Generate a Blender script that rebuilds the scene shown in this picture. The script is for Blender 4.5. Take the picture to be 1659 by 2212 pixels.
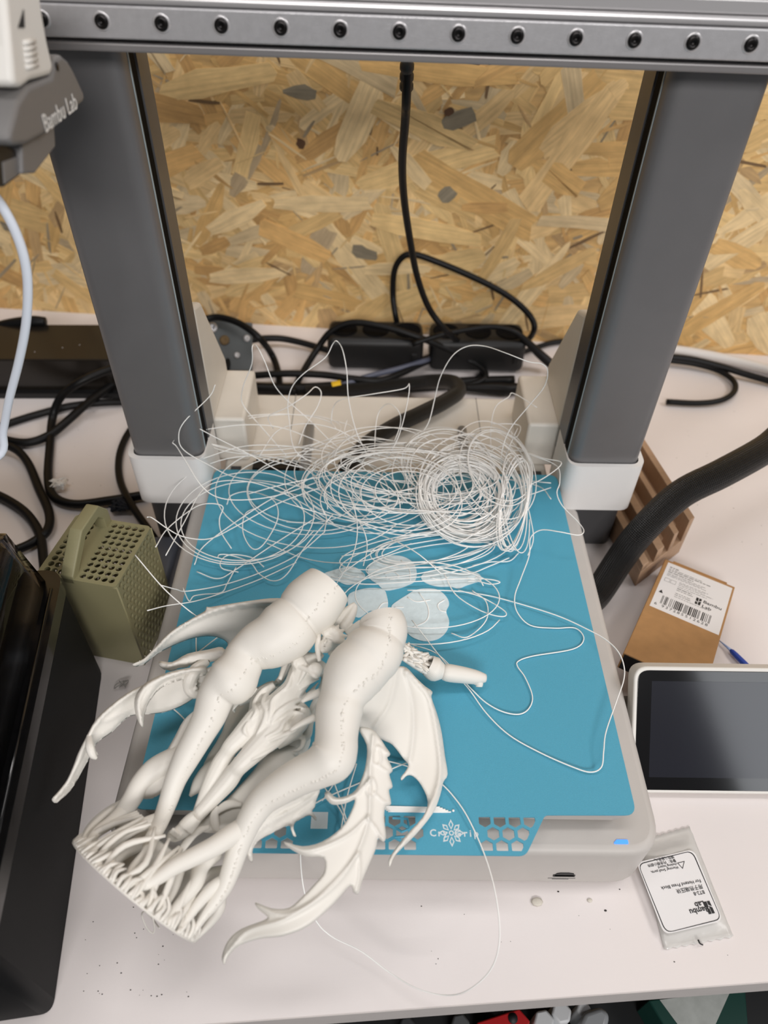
import bpy, bmesh, math, random
import numpy as np
from mathutils import Vector, Matrix, Euler, noise
from mathutils.geometry import delaunay_2d_cdt

for o in list(bpy.data.objects):
    bpy.data.objects.remove(o)
scene = bpy.context.scene
COL = scene.collection
rnd = random.Random(7)

# ------------------------------------------------------------------ camera
CAM_LOC = Vector((-0.00727, -0.28582, 0.43628))
CAM_ROT = Euler((0.780495, -0.0193, 0.003895), 'XYZ')
FPX = 1603.66                      # focal length in pixels of a 1659 x 2212 frame
cd = bpy.data.cameras.new('camera')
cam = bpy.data.objects.new('camera', cd)
COL.objects.link(cam)
cam.location = CAM_LOC
cam.rotation_euler = CAM_ROT
cd.sensor_fit = 'HORIZONTAL'
cd.sensor_width = 36.0
cd.lens = FPX * 36.0 / 1659.0
cd.clip_start = 0.01
cd.dof.use_dof = True
cd.dof.focus_distance = 0.43
cd.dof.aperture_fstop = 9.5
scene.camera = cam

# ------------------------------------------------------------------ light
world = bpy.data.worlds.new('room_air')
scene.world = world
world.use_nodes = True
bg = world.node_tree.nodes['Background']
bg.inputs[0].default_value = (1.0, 0.98, 0.97, 1)
bg.inputs[1].default_value = .07

def area(name, loc, target, sx, sy, power, col):
    l = bpy.data.lights.new(name, 'AREA')
    l.shape = 'RECTANGLE'; l.size = sx; l.size_y = sy; l.energy = power; l.color = col
    o = bpy.data.objects.new(name, l); COL.objects.link(o)
    o.location = loc
    o.rotation_euler = (Vector(target) - Vector(loc)).to_track_quat('-Z', 'Y').to_euler()
    return o
# ceiling LED battens of the workshop and the window behind the photographer, to the right
area('ceiling_batten_right', (1.45, -0.15, 1.5), (0.0, -0.05, 0), 1.3, 0.45, 13, (1.0, 0.965, 0.95))
area('ceiling_batten_back', (-0.1, 0.05, 2.2), (-0.1, 0.05, 0), 1.5, 0.25, 11, (1.0, 0.965, 0.95))
area('ceiling_batten_front', (0.2, -2.0, 1.35), (0.05, 0.35, 0.15), 1.2, 0.4, 32, (1.0, 0.968, 0.95))
area('window_light', (2.12, -2.6, 1.15), (0.1, 0, 0.2), 1.2, 1.3, 14, (0.93, 0.96, 1.0))
scene.view_settings.view_transform = 'Standard'
scene.view_settings.look = 'None'
scene.view_settings.gamma = 1.0
scene.view_settings.use_curve_mapping = False
scene.view_settings.exposure = 0.03

# ------------------------------------------------------------------ helpers: photo pixel -> place
_R = CAM_ROT.to_matrix()
def _ray(x, y):
    return _R @ Vector(((x - 829.5) / FPX, -(y - 1106.0) / FPX, -1.0))
def P(x, y, z):
    d = _ray(x, y); return CAM_LOC + d * ((z - CAM_LOC.z) / d.z)
def PY(x, y, Y):
    d = _ray(x, y); return CAM_LOC + d * ((Y - CAM_LOC.y) / d.y)
def PX(x, y, X):
    d = _ray(x, y); return CAM_LOC + d * ((X - CAM_LOC.x) / d.x)
ZP = 0.0605                        # top of the build plate above the desk

# ------------------------------------------------------------------ materials
def lin(c):
    return tuple(((v / 255.0) / 12.92 if v / 255.0 <= 0.04045 else ((v / 255.0 + 0.055) / 1.055) ** 2.4) for v in c)
def M(name, rgb, rough=0.5, metal=0.0, var=0.0, vscale=60, bump=0.0, bscale=400, spec=0.5, stretch=None,
      sss=0.0, coat=0.0, emit=0.0, layers=None):
    m = bpy.data.materials.new(name); m.use_nodes = True
    nt = m.node_tree; b = nt.nodes['Principled BSDF']
    c = lin(rgb)
    b.inputs['Base Color'].default_value = (*c, 1)
    b.inputs['Roughness'].default_value = rough
    b.inputs['Metallic'].default_value = metal
    b.inputs['Specular IOR Level'].default_value = spec
    if coat:
        b.inputs['Coat Weight'].default_value = coat; b.inputs['Coat Roughness'].default_value = 0.05
    if sss:
        b.inputs['Subsurface Weight'].default_value = sss
        b.inputs['Subsurface Radius'].default_value = (0.004, 0.003, 0.002)
        b.inputs['Subsurface Scale'].default_value = 0.5
    if emit:
        b.inputs['Emission Color'].default_value = (*c, 1); b.inputs['Emission Strength'].default_value = emit
    tc = nt.nodes.new('ShaderNodeTexCoord')
    src = tc.outputs['Object']
    if stretch:
        mp = nt.nodes.new('ShaderNodeMapping'); mp.inputs['Scale'].default_value = stretch
        nt.links.new(src, mp.inputs['Vector']); src = mp.outputs['Vector']
    if var:
        n = nt.nodes.new('ShaderNodeTexNoise'); n.inputs['Scale'].default_value = vscale; n.inputs['Detail'].default_value = 6
        nt.links.new(src, n.inputs['Vector'])
        r = nt.nodes.new('ShaderNodeMapRange')
        r.inputs[1].default_value = 0.3; r.inputs[2].default_value = 0.7
        r.inputs[3].default_value = 1 - var; r.inputs[4].default_value = 1 + var
        nt.links.new(n.outputs['Fac'], r.inputs[0])
        mx = nt.nodes.new('ShaderNodeMix'); mx.data_type = 'RGBA'; mx.blend_type = 'MULTIPLY'
        mx.inputs['Factor'].default_value = 1
        mx.inputs['A'].default_value = (*c, 1)
        cb = nt.nodes.new('ShaderNodeCombineColor')
        for i in range(3): nt.links.new(r.outputs[0], cb.inputs[i])
        nt.links.new(cb.outputs[0], mx.inputs['B'])
        nt.links.new(mx.outputs['Result'], b.inputs['Base Color'])
    last = None
    if bump:
        n = nt.nodes.new('ShaderNodeTexNoise'); n.inputs['Scale'].default_value = bscale; n.inputs['Detail'].default_value = 3
        nt.links.new(src, n.inputs['Vector'])
        bp = nt.nodes.new('ShaderNodeBump'); bp.inputs['Strength'].default_value = bump; bp.inputs['Distance'].default_value = 0.0006
        nt.links.new(n.outputs['Fac'], bp.inputs['Height']); last = bp
        nt.links.new(bp.outputs['Normal'], b.inputs['Normal'])
    if layers:                      # fine print layers across a direction (direction, spacing, strength)
        d, sp, st = layers
        dt = nt.nodes.new('ShaderNodeVectorMath'); dt.operation = 'DOT_PRODUCT'
        nt.links.new(tc.outputs['Object'], dt.inputs[0]); dt.inputs[1].default_value = tuple(d)
        mu = nt.nodes.new('ShaderNodeMath'); mu.operation = 'MULTIPLY'; mu.inputs[1].default_value = 2 * math.pi / sp
        nt.links.new(dt.outputs['Value'], mu.inputs[0])
        si = nt.nodes.new('ShaderNodeMath'); si.operation = 'SINE'; nt.links.new(mu.outputs[0], si.inputs[0])
        bp = nt.nodes.new('ShaderNodeBump'); bp.inputs['Strength'].default_value = st; bp.inputs['Distance'].default_value = 0.0002
        nt.links.new(si.outputs[0], bp.inputs['Height'])
        if last: nt.links.new(last.outputs['Normal'], bp.inputs['Normal'])
        nt.links.new(bp.outputs['Normal'], b.inputs['Normal'])
    return m

# ------------------------------------------------------------------ mesh helpers
def mesh_from(v, f, name='m', smooth=False):
    me = bpy.data.meshes.new(name)
    me.from_pydata([tuple(p) for p in v], [], f); me.update()
    if smooth: me.polygons.foreach_set('use_smooth', [True] * len(me.polygons))
    return me

def catmull(pts, sub=6, closed=False):
    p = [Vector(q) for q in pts]; n = len(p); out = []
    rng = range(n) if closed else range(n - 1)
    for i in rng:
        p0 = p[(i - 1) % n] if closed or i > 0 else p[0] * 2 - p[1]
        p1 = p[i]; p2 = p[(i + 1) % n]
        p3 = p[(i + 2) % n] if closed or i + 2 < n else p[-1] * 2 - p[-2]
        for k in range(sub):
            t = k / sub
            out.append(0.5 * ((2 * p1) + (p2 - p0) * t + (2 * p0 - 5 * p1 + 4 * p2 - p3) * t * t + (3 * p1 - p0 - 3 * p2 + p3) * t ** 3))
    if not closed: out.append(p[-1].copy())
    return out
def catmull1(vals, sub):
    return [q.x for q in catmull([(v, 0, 0) for v in vals], sub)]

class MB:
    def __init__(s): s.v = []; s.f = []; s.uv = []; s.has_uv = False
    def add(s, v, f, uv=None):
        o = len(s.v); s.v += [Vector(p) for p in v]
        for i, q in enumerate(f):
            s.f.append(tuple(k + o for k in q)); s.uv.append(uv[i] if uv else None)
        if uv: s.has_uv = True
    def tube(s, pts, r, n=8, sub=0, closed=False, cap=True, squash=None):
        rr = r if isinstance(r, (list, tuple)) else [r] * len(pts)
        pts = [Vector(p) for p in pts]
        if sub:
            rr = catmull1(list(rr) + ([rr[0]] if closed else []), sub)
            if closed: rr = rr[:-1]
            pts = catmull(pts, sub, closed)
        m = len(pts); v = []; L = 0.0; Ls = []
        tang = []
        for i in range(m):
            a = pts[(i - 1) % m] if closed or i > 0 else pts[i]
            b = pts[(i + 1) % m] if closed or i < m - 1 else pts[i]
            t = (b - a); tang.append(t.normalized() if t.length > 1e-12 else Vector((0, 0, 1)))
        up = Vector((0, 0, 1)) if abs(tang[0].z) < 0.9 else Vector((1, 0, 0))
        nx = (up - tang[0] * up.dot(tang[0])).normalized()
        for i in range(m):
            nx = nx - tang[i] * nx.dot(tang[i])
            if nx.length < 1e-9: nx = tang[i].orthogonal()
            nx.normalize(); ny = tang[i].cross(nx)
            if i: L += (pts[i] - pts[i - 1]).length
            Ls.append(L)
            for k in range(n):
                a = 2 * math.pi * k / n
                kx = squash if squash else 1.0
                v.append(pts[i] + nx * (math.cos(a) * rr[i] * kx) + ny * (math.sin(a) * rr[i]))
        f = []; uv = []
        for i in range(m if closed else m - 1):
            j = (i + 1) % m
            for k in range(n):
                k2 = (k + 1) % n
                f.append((i * n + k, i * n + k2, j * n + k2, j * n + k))
                lj = Ls[j] if j > i else Ls[i] + (pts[0] - pts[-1]).length
                uv.append(((k / n, Ls[i]), ((k + 1) / n, Ls[i]), ((k + 1) / n, lj), (k / n, lj)))
        if cap and not closed:
            f.append(tuple(range(n - 1, -1, -1))); uv.append(tuple((0, 0) for _ in range(n)))
            f.append(tuple((m - 1) * n + k for k in range(n))); uv.append(tuple((0, 0) for _ in range(n)))
        s.add(v, f, uv); return s
    def ball(s, c, r, nu=10, nv=6, scale=(1, 1, 1), mat=None):
        v = []; f = []
        for i in range(nv + 1):
            th = math.pi * i / nv
            for k in range(nu):
                ph = 2 * math.pi * k / nu
                q = Vector((math.sin(th) * math.cos(ph) * scale[0], math.sin(th) * math.sin(ph) * scale[1], math.cos(th) * scale[2])) * r
                if mat: q = mat @ q
                v.append(Vector(c) + q)
        for i in range(nv):
            for k in range(nu):
                k2 = (k + 1) % nu
                f.append((i * nu + k, (i + 1) * nu + k, (i + 1) * nu + k2, i * nu + k2))
        s.add(v, f); return s
    def prism(s, poly, a, b):
        """poly: list of Vectors (ring at a), extruded by vector b-a"""
        n = len(poly); d = Vector(b) - Vector(a)
        v = [Vector(q) for q in poly] + [Vector(q) + d for q in poly]
        f = [tuple(range(n - 1, -1, -1)), tuple(range(n, 2 * n))] + [(i, (i + 1) % n, n + (i + 1) % n, n + i) for i in range(n)]
        s.add(v, f); return s
    def box(s, x0, x1, y0, y1, z0, z1):
        return s.prism([(x0, y0, z0), (x1, y0, z0), (x1, y1, z0), (x0, y1, z0)], (0, 0, z0), (0, 0, z1))
    def lathe(s, prof, c, axis, n=32):
        axis = Vector(axis).normalized(); nx = axis.orthogonal().normalized(); ny = axis.cross(nx)
        v = []; f = []; m = len(prof)
        for r, h in prof:
            for k in range(n):
                a = 2 * math.pi * k / n
                v.append(Vector(c) + axis * h + (nx * math.cos(a) + ny * math.sin(a)) * max(r, 1e-5))
        for i in range(m - 1):
            for k in range(n):
                k2 = (k + 1) % n
                f.append((i * n + k, i * n + k2, (i + 1) * n + k2, (i + 1) * n + k))
        f.append(tuple(range(n - 1, -1, -1))); f.append(tuple((m - 1) * n + k for k in range(n)))
        s.add(v, f); return s
    def mesh(s, smooth=True):
        me = mesh_from(s.v, s.f, smooth=smooth)
        if s.has_uv:
            l = me.uv_layers.new(name='UVMap')
            for p in me.polygons:
                u = s.uv[p.index]
                if u:
                    for k, li in enumerate(p.loop_indices): l.data[li].uv = u[k]
        return me

def rpoly(pts, r, n=5):
    """round the corners of a 2-d polygon"""
    out = []; m = len(pts)
    rs = r if isinstance(r, (list, tuple)) else [r] * m
    for i in range(m):
        p = Vector(pts[i][:2]); a = Vector(pts[i - 1][:2]) - p; b = Vector(pts[(i + 1) % m][:2]) - p
        rr = rs[i]
        if rr <= 0: out.append(p); continue
        an = a.angle(b); d = min(rr / math.tan(an / 2), a.length * .49, b.length * .49)
        p0 = p + a.normalized() * d; p1 = p + b.normalized() * d
        for k in range(n + 1):
            t = k / n
            out.append(p0 * (1 - t) ** 2 + p * 2 * t * (1 - t) + p1 * t * t)
    return out

def bevel_mesh(me, w, seg=3, ang=0.6, smooth=True):
    bm = bmesh.new(); bm.from_mesh(me)
    bmesh.ops.recalc_face_normals(bm, faces=bm.faces)
    es = [e for e in bm.edges if len(e.link_faces) == 2 and e.calc_face_angle(0) > ang]
    bmesh.ops.bevel(bm, geom=es, offset=w, segments=seg, profile=0.5, affect='EDGES', clamp_overlap=True)
    bm.to_mesh(me); bm.free()
    lim = max((10 * w) ** 2, 2e-4)
    me.polygons.foreach_set('use_smooth', [smooth and len(p.vertices) < 5 and p.area < lim for p in me.polygons])
    return me
def rbox(x0, x1, y0, y1, z0, z1, r=0.002, seg=3):
    return bevel_mesh(MB().box(x0, x1, y0, y1, z0, z1).mesh(False), r, seg)
def rprism(poly2, z0, z1, w=0.002, seg=3, ang=0.9):
    m = MB().prism([(p[0], p[1], z0) for p in poly2], (0, 0, z0), (0, 0, z1)).mesh(False)
    if w: bevel_mesh(m, w, seg, ang)
    return m

def plate2d(outer, holes, thick, origin=(0, 0, 0), ex=(1, 0, 0), ey=(0, 1, 0)):
    """flat plate with holes; its face lies in the plane origin + u*ex + v*ey, thickness centred on it"""
    cu = bpy.data.curves.new('c', 'CURVE'); cu.dimensions = '2D'; cu.fill_mode = 'BOTH'; cu.extrude = thick / 2
    for ring in [outer] + list(holes):
        sp = cu.splines.new('POLY'); sp.points.add(len(ring) - 1); sp.use_cyclic_u = True
        for i, q in enumerate(ring): sp.points[i].co = (q[0], q[1], 0, 1)
    o = bpy.data.objects.new('c', cu); COL.objects.link(o)
    dg = bpy.context.evaluated_depsgraph_get()
    me = bpy.data.meshes.new_from_object(o.evaluated_get(dg))
    bpy.data.objects.remove(o); bpy.data.curves.remove(cu)
    ex = Vector(ex); ey = Vector(ey); ez = ex.cross(ey)
    mt = Matrix(((ex.x, ey.x, ez.x, origin[0]), (ex.y, ey.y, ez.y, origin[1]), (ex.z, ey.z, ez.z, origin[2]), (0, 0, 0, 1)))
    me.transform(mt); me.materials.clear()
    return me

def text_mesh(body, size, origin, ex, ey, align='LEFT', thick=0.00006, shear=0.0, spacing=1.0, bold=0.0):
    cu = bpy.data.curves.new('t', 'FONT'); cu.body = body; cu.size = size; cu.align_x = align; cu.align_y = 'CENTER'
    cu.extrude = thick; cu.space_character = spacing; cu.shear = shear; cu.offset = bold; cu.resolution_u = 3
    o = bpy.data.objects.new('t', cu); COL.objects.link(o)
    dg = bpy.context.evaluated_depsgraph_get()
    me = bpy.data.meshes.new_from_object(o.evaluated_get(dg))
    bpy.data.objects.remove(o); bpy.data.curves.remove(cu)
    ex = Vector(ex).normalized(); ey = Vector(ey); ey = (ey - ex * ey.dot(ex)).normalized(); ez = ex.cross(ey)
    mt = Matrix(((ex.x, ey.x, ez.x, origin[0]), (ex.y, ey.y, ez.y, origin[1]), (ex.z, ey.z, ez.z, origin[2]), (0, 0, 0, 1)))
    me.transform(mt); me.materials.clear()
    return me

def join(meshes):
    bm = bmesh.new()
    for m in meshes: bm.from_mesh(m)
    me = bpy.data.meshes.new('j'); bm.to_mesh(me); bm.free()
    return me

def eval_mods(me, mods):
    o = bpy.data.objects.new('e', me); COL.objects.link(o)
    for t, kw in mods:
        md = o.modifiers.new(t, t)
        for k, val in kw.items(): setattr(md, k, val)
    dg = bpy.context.evaluated_depsgraph_get()
    r = bpy.data.meshes.new_from_object(o.evaluated_get(dg))
    bpy.data.objects.remove(o)
    r.polygons.foreach_set('use_smooth', [True] * len(r.polygons))
    return r
def fuse(me, vox=0.0007, it=4, fac=0.5):
    return eval_mods(me, [('REMESH', dict(mode='VOXEL', voxel_size=vox)), ('SMOOTH', dict(factor=fac, iterations=it))])

# ------------------------------------------------------------------ scene objects
def world_loc(o):
    l = Vector((0, 0, 0))
    while o: l += o.location; o = o.parent
    return l
def thing(name, label, cat, loc=(0, 0, 0), group=None, kind=None):
    o = bpy.data.objects.new(name, None); COL.objects.link(o); o.location = loc
    o.empty_display_size = 0.01
    o['label'] = label; o['category'] = cat
    if group: o['group'] = group
    if kind: o['kind'] = kind
    return o
def part(name, me, mat, parent, label=None, kind=None):
    me.transform(Matrix.Translation(-world_loc(parent)))
    me.name = name
    me.materials.clear(); me.materials.append(mat)
    o = bpy.data.objects.new(name, me); COL.objects.link(o); o.parent = parent
    if label: o['label'] = label
    if kind: o['kind'] = kind
    return o
def solo(name, me, mat, label=None, cat=None, group=None, kind=None):
    xs = [v.co for v in me.vertices]
    c = Vector(((min(p.x for p in xs) + max(p.x for p in xs)) / 2, (min(p.y for p in xs) + max(p.y for p in xs)) / 2, min(p.z for p in xs)))
    me.transform(Matrix.Translation(-c)); me.name = name
    me.materials.clear(); me.materials.append(mat)
    o = bpy.data.objects.new(name, me); COL.objects.link(o); o.location = c
    if label: o['label'] = label
    if cat: o['category'] = cat
    if group: o['group'] = group
    if kind: o['kind'] = kind
    return o
# ================================================================== the setting
m_desk = M('white_laminate', (228, 221, 219), 0.42, var=0.025, vscale=9, bump=0.05, bscale=900)
m_edge = M('grey_edge_shade', (196, 190, 187), 0.5, var=0.03)  # shade of the desk front as a grey; legs and specks share it
m_floor = M('dark_floor', (20, 22, 23), 0.7, var=0.2, vscale=20)
WU = Vector((0.99686, -0.0792, 0)); WN = Vector((-0.0792, -0.99686, 0)); WO = Vector((0, 0.4224, 0))
def WL(u, z, d=0.0): return WO + WU * u + Vector((0, 0, z)) + WN * d
def desk_front(x): return -0.2022 + 0.071 * x

me = MB().prism([(-0.95, desk_front(-.95), -.019), (0.95, desk_front(.95), -.019), tuple(WL(0.95, -.019)), tuple(WL(-0.95, -.019))], (0, 0, -.019), (0, 0, 0)).mesh(False)
desk = thing('desk', 'white laminate desk top carrying the printer and all the clutter', 'desk', (0, 0.1, -0.019))
part('desk_top', me, m_desk, desk)
me = MB().prism([(-0.95, desk_front(-.95) - .0006, -.0186), (0.95, desk_front(.95) - .0006, -.0186), (0.95, desk_front(.95), -.0186), (-0.95, desk_front(-.95), -.0186)], (0, 0, -.0186), (0, 0, -.0004)).mesh(False)
part('edge_band', me, m_edge, desk, 'edge band along the front of the desk, its shade painted grey')  # white front face, its shade put into the grey colour
for sx in (-.9, .9):
    part('leg', MB().box(sx - .025, sx + .025, .0, .05, -.74, -.019).mesh(False), m_edge, desk)

solo('floor', MB().box(-1.6, 1.6, -1.6, 0.6, -.76, -.74).mesh(False), m_floor, 'dark workshop floor below the desk', kind='structure')

# chipboard wall: a board with hundreds of pressed wood flakes lying on its face
def flake_mat(name):
    m = bpy.data.materials.new(name); m.use_nodes = True
    nt = m.node_tree; b = nt.nodes['Principled BSDF']; N = nt.nodes.new; Lk = nt.links.new
    at = N('ShaderNodeAttribute'); at.attribute_name = 'tint'
    uv = N('ShaderNodeUVMap'); uv.uv_map = 'UVMap'
    mp = N('ShaderNodeMapping'); mp.inputs['Scale'].default_value = (22, 420, 1); Lk(uv.outputs[0], mp.inputs[0])
    n1 = N('ShaderNodeTexNoise'); n1.inputs['Scale'].default_value = 1.0; n1.inputs['Detail'].default_value = 5; n1.inputs['Distortion'].default_value = .6
    Lk(mp.outputs[0], n1.inputs['Vector'])
    mp2 = N('ShaderNodeMapping'); mp2.inputs['Scale'].default_value = (60, 110, 1); Lk(uv.outputs[0], mp2.inputs[0])
    n2 = N('ShaderNodeTexNoise'); n2.inputs['Scale'].default_value = 1.0; n2.inputs['Detail'].default_value = 4
    Lk(mp2.outputs[0], n2.inputs['Vector'])
    r1 = N('ShaderNodeMapRange'); r1.inputs[1].default_value = .3; r1.inputs[2].default_value = .72; r1.inputs[3].default_value = .80; r1.inputs[4].default_value = 1.13
    Lk(n1.outputs['Fac'], r1.inputs[0])
    r2 = N('ShaderNodeMapRange'); r2.inputs[1].default_value = .25; r2.inputs[2].default_value = .75; r2.inputs[3].default_value = .82; r2.inputs[4].default_value = 1.14
    Lk(n2.outputs['Fac'], r2.inputs[0])
    mu = N('ShaderNodeMath'); mu.operation = 'MULTIPLY'; Lk(r1.outputs[0], mu.inputs[0]); Lk(r2.outputs[0], mu.inputs[1])
    vm = N('ShaderNodeVectorMath'); vm.operation = 'SCALE'; Lk(at.outputs['Color'], vm.inputs[0]); Lk(mu.outputs[0], vm.inputs['Scale'])
    Lk(vm.outputs[0], b.inputs['Base Color'])
    bp = N('ShaderNodeBump'); bp.inputs['Strength'].default_value = .3; bp.inputs['Distance'].default_value = .0006
    Lk(n1.outputs['Fac'], bp.inputs['Height']); Lk(bp.outputs[0], b.inputs['Normal'])
    b.inputs['Roughness'].default_value = .48
    return m
m_flake = flake_mat('pressed_wood_flakes')
m_osb = M('chipboard_base', (206, 168, 110), .6, var=.25, vscale=40, stretch=(1, 1, 4), bump=.4, bscale=90)
wall = solo('wall_back', MB().prism([tuple(WL(-1.0, -.8, 0)), tuple(WL(1.0, -.8, 0)), tuple(WL(1.0, -.8, -.02)), tuple(WL(-1.0, -.8, -.02))], (0, 0, -.8), (0, 0, .95)).mesh(False), m_osb,
            'back wall of coarse pressed-flake chipboard', kind='structure')
tints = [((228, 194, 138), 5), ((220, 184, 124), 5), ((234, 206, 156), 4), ((212, 172, 110), 4), ((200, 158, 100), 2), ((222, 178, 114), 3), ((212, 188, 146), 2), ((194, 160, 112), .8), ((184, 162, 128), .5), ((232, 198, 138), 3)]
def flake(r, u, z, L, w, ang, depth, col):
    """pointed, ragged wood flake lying on the wall; returns verts, faces, uvs"""
    ca, sa = math.cos(ang), math.sin(ang)
    j = lambda a: r.uniform(-a, a)
    k = r.uniform(.0, .3) * w
    loc = [(-L / 2, -w * r.uniform(.1, .5)), (-L * .22 + j(L * .1), -w / 2 + j(w * .12)), (L * .2 + j(L * .1), -w / 2 + j(w * .1)), (L / 2, -w * r.uniform(.05, .45)),
           (L / 2 + j(L * .06), j(w * .2)), (L / 2 - r.uniform(0, .06) * L, w * r.uniform(.2, .5)), (L * .15 + j(L * .1), w / 2 + j(w * .1)), (-L * .2 + j(L * .1), w / 2 + j(w * .1)), (-L / 2 + r.uniform(0, .06) * L, w * r.uniform(.15, .5)), (-L / 2 + j(L * .05), j(w * .2))]
    tilt = j(.0015)
    v = []; n = len(loc)
    ou, ov = r.uniform(0, 50), r.uniform(0, 50)
    for dd in (0, 1):
        for (a, b) in loc:
            v.append(WL(u + a * ca - b * sa, z + a * sa + b * ca, 0.00003 if dd == 0 else max(.00008, depth + tilt * a)))
    f = [tuple(range(n, 2 * n))]; uvs = [tuple((a + ou, b + ov) for a, b in loc)]
    for i in range(n):
        i2 = (i + 1) % n
        f.append((i, i2, n + i2, n + i)); uvs.append(tuple((loc[q][0] + ou, loc[q][1] + ov) for q in (i, i2, i2, i)))
    return v, f, uvs
def flake_mesh(items):
    v = []; f = []; uvs = []; cols = []
    for (vv, ff, uu), c in items:
        o = len(v); v += vv; f += [tuple(k + o for k in q) for q in ff]; uvs += uu; cols += [c] * len(vv)
    me = mesh_from(v, f)
    l = me.uv_layers.new(name='UVMap')
    flat = [c for u in uvs for q in u for c in q]
    l.data.foreach_set('uv', flat)
    a = me.color_attributes.new('tint', 'FLOAT_COLOR', 'POINT')
    a.data.foreach_set('color', [k for c in cols for k in (*c, 1.0)])
    return me
fr = random.Random(21)
pool = [t for t, w in tints for _ in range(int(w * 10))]
def pick():
    c = fr.choice(pool); s = fr.uniform(.96, 1.05)
    return tuple(x for x in lin(tuple(max(0, min(255, q * s)) for q in c)))
big = []; rest = []
layer = 0
for i in range(2300):                                     # the covering of the whole board
    L = fr.uniform(.03, .11); w = fr.uniform(.006, .022)
    u = fr.uniform(-.98, .98); z = fr.uniform(-.1, .93)
    rest.append((flake(fr, u, z, L, w, fr.uniform(-1.3, 1.3) if fr.random() < .6 else fr.uniform(-.5, .5), fr.uniform(.0001, .0005), pick()), pick()))
for i in range(950):                                      # a second covering where the photograph looks
    L = fr.uniform(.02, .08); w = fr.uniform(.004, .018)
    u = fr.uniform(-.46, .46); z = fr.uniform(-.02, .34)
    rest.append((flake(fr, u, z, L, w, fr.uniform(-1.5, 1.5), fr.uniform(.0003, .0007), pick()), pick()))
for i in range(330):                                      # thin splinters, dark bark and grey chips
    dk = fr.random()
    c = lin((118, 92, 62)) if dk < .22 else (lin((160, 144, 118)) if dk < .4 else pick())
    L = fr.uniform(.008, .045); w = fr.uniform(.0010, .0032)
    rest.append((flake(fr, fr.uniform(-.5, .5), fr.uniform(-.02, .36), L, w, fr.uniform(-1.57, 1.57), fr.uniform(.0007, .0009), c), c))
part('wood_flakes', flake_mesh(rest), m_flake, wall, 'fine covering of small pressed wood flakes', 'stuff')
n = 0
while n < 250:
    L = fr.uniform(.05, .15); w = fr.uniform(.012, .030)
    u = fr.uniform(-.44, .44); z = fr.uniform(0, .33)
    if fr.random() < .5: L, w = L * .6, w * .8
    c = pick()
    if fr.random() < .05: c = lin((138, 128, 108)); L, w = fr.uniform(.012, .03), fr.uniform(.008, .016)
    if fr.random() < .03: c = lin((92, 64, 42)); L, w = fr.uniform(.008, .02), fr.uniform(.005, .009)
    part('wood_flake', flake_mesh([(flake(fr, u, z, L, w, fr.gauss(.1, .75), fr.uniform(.0005, .00105), c), c)]), m_flake, wall)
    n += 1
# ================================================================== the printer
m_shell = M('warm_grey_shell', (190, 185, 180), .48, var=.02, bump=.06, bscale=1500)
m_back = M('beige_shell', (218, 213, 204), .5, var=.02, bump=.06, bscale=1500)
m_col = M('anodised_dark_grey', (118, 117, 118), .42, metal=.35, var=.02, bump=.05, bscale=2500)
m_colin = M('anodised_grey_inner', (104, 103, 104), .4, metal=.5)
m_alu = M('brushed_aluminium', (186, 185, 187), .36, metal=.45, var=.05, vscale=300, bump=.25, bscale=2600)
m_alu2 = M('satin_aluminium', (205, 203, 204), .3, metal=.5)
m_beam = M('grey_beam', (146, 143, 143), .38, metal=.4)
m_highlight = M('painted_corner_highlight', (158, 172, 178), .35)  # bluish corner highlight put into the colour
m_slot = M('black_slot', (8, 8, 10), .8, spec=.1)
m_screw = M('black_oxide_screw', (44, 42, 42), .32, metal=.8)
m_coll = M('white_printed_plastic', (240, 238, 236), .5, layers=((0, 0, 1), .0005, .35))
m_dark = M('dark_grey_plastic', (72, 72, 74), .5, bump=.08, bscale=1800)
m_head = M('head_grey_plastic', (112, 110, 109), .45, bump=.08, bscale=1800)
m_cover = M('head_white_plastic', (222, 219, 213), .45, bump=.05, bscale=1800)
m_black = M('black_plastic', (14, 14, 15), .5, bump=.1, bscale=900)
m_rod = M('steel_rod', (150, 152, 155), .35, metal=.15)
m_led = M('blue_status_light', (70, 140, 250), .3, emit=.9)
m_print_w = M('pale_lettering', (224, 222, 218), .6)
m_ink = M('black_ink', (30, 30, 32), .6)
m_grey_ink = M('grey_ink', (120, 118, 116), .6)

pr = thing('desktop_printer', 'grey desktop 3D printer with tall columns and a cross beam', '3D printer', (0, 0, 0))
# base housing, open tray shape rounded at the front
poly = rpoly([(-.1445, -.142), (.1445, -.142), (.1445, .112), (-.1445, .112)], [.02, .02, .006, .006], 8)
base = part('base_housing', rprism(poly, .0, .045, .0055, 4), m_shell, pr)
part('card_slot', rprism(rpoly([(.092, -.1424), (.104, -.1424), (.1025, -.1418), (.0935, -.1418)], 0), .012, .0145, 0), m_ink, base, 'black memory card slot')
part('card_slot', bevel_mesh(MB().prism([(.0925, -.1421, .0125), (.1036, -.1421, .0125), (.1028, -.1421, .0165), (.100, -.1421, .0175), (.0955, -.1421, .0175), (.0935, -.1421, .0165)], (0, -.1421, 0), (0, -.1424, 0)).mesh(False), .0001, 1), m_ink, base, 'black memory card slot')
for z0, x0, x1 in ((.0088, .090, .105), (.0074, .0925, .1015)):
    part('small_print', MB().box(x0, x1, -.1422, -.1419, z0, z0 + .0005).mesh(False), m_grey_ink, base)
part('status_light', rprism(rpoly([(.1180, -.1372), (.1262, -.1372), (.1262, -.1350), (.1205, -.1350)], .0006), .0449, .0454, 0), m_led, base, 'small glowing blue status light')
part('seam', MB().box(-.1447, -.1440, -.115, .10, .0240, .0248).mesh(False), m_dark, base)
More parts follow.
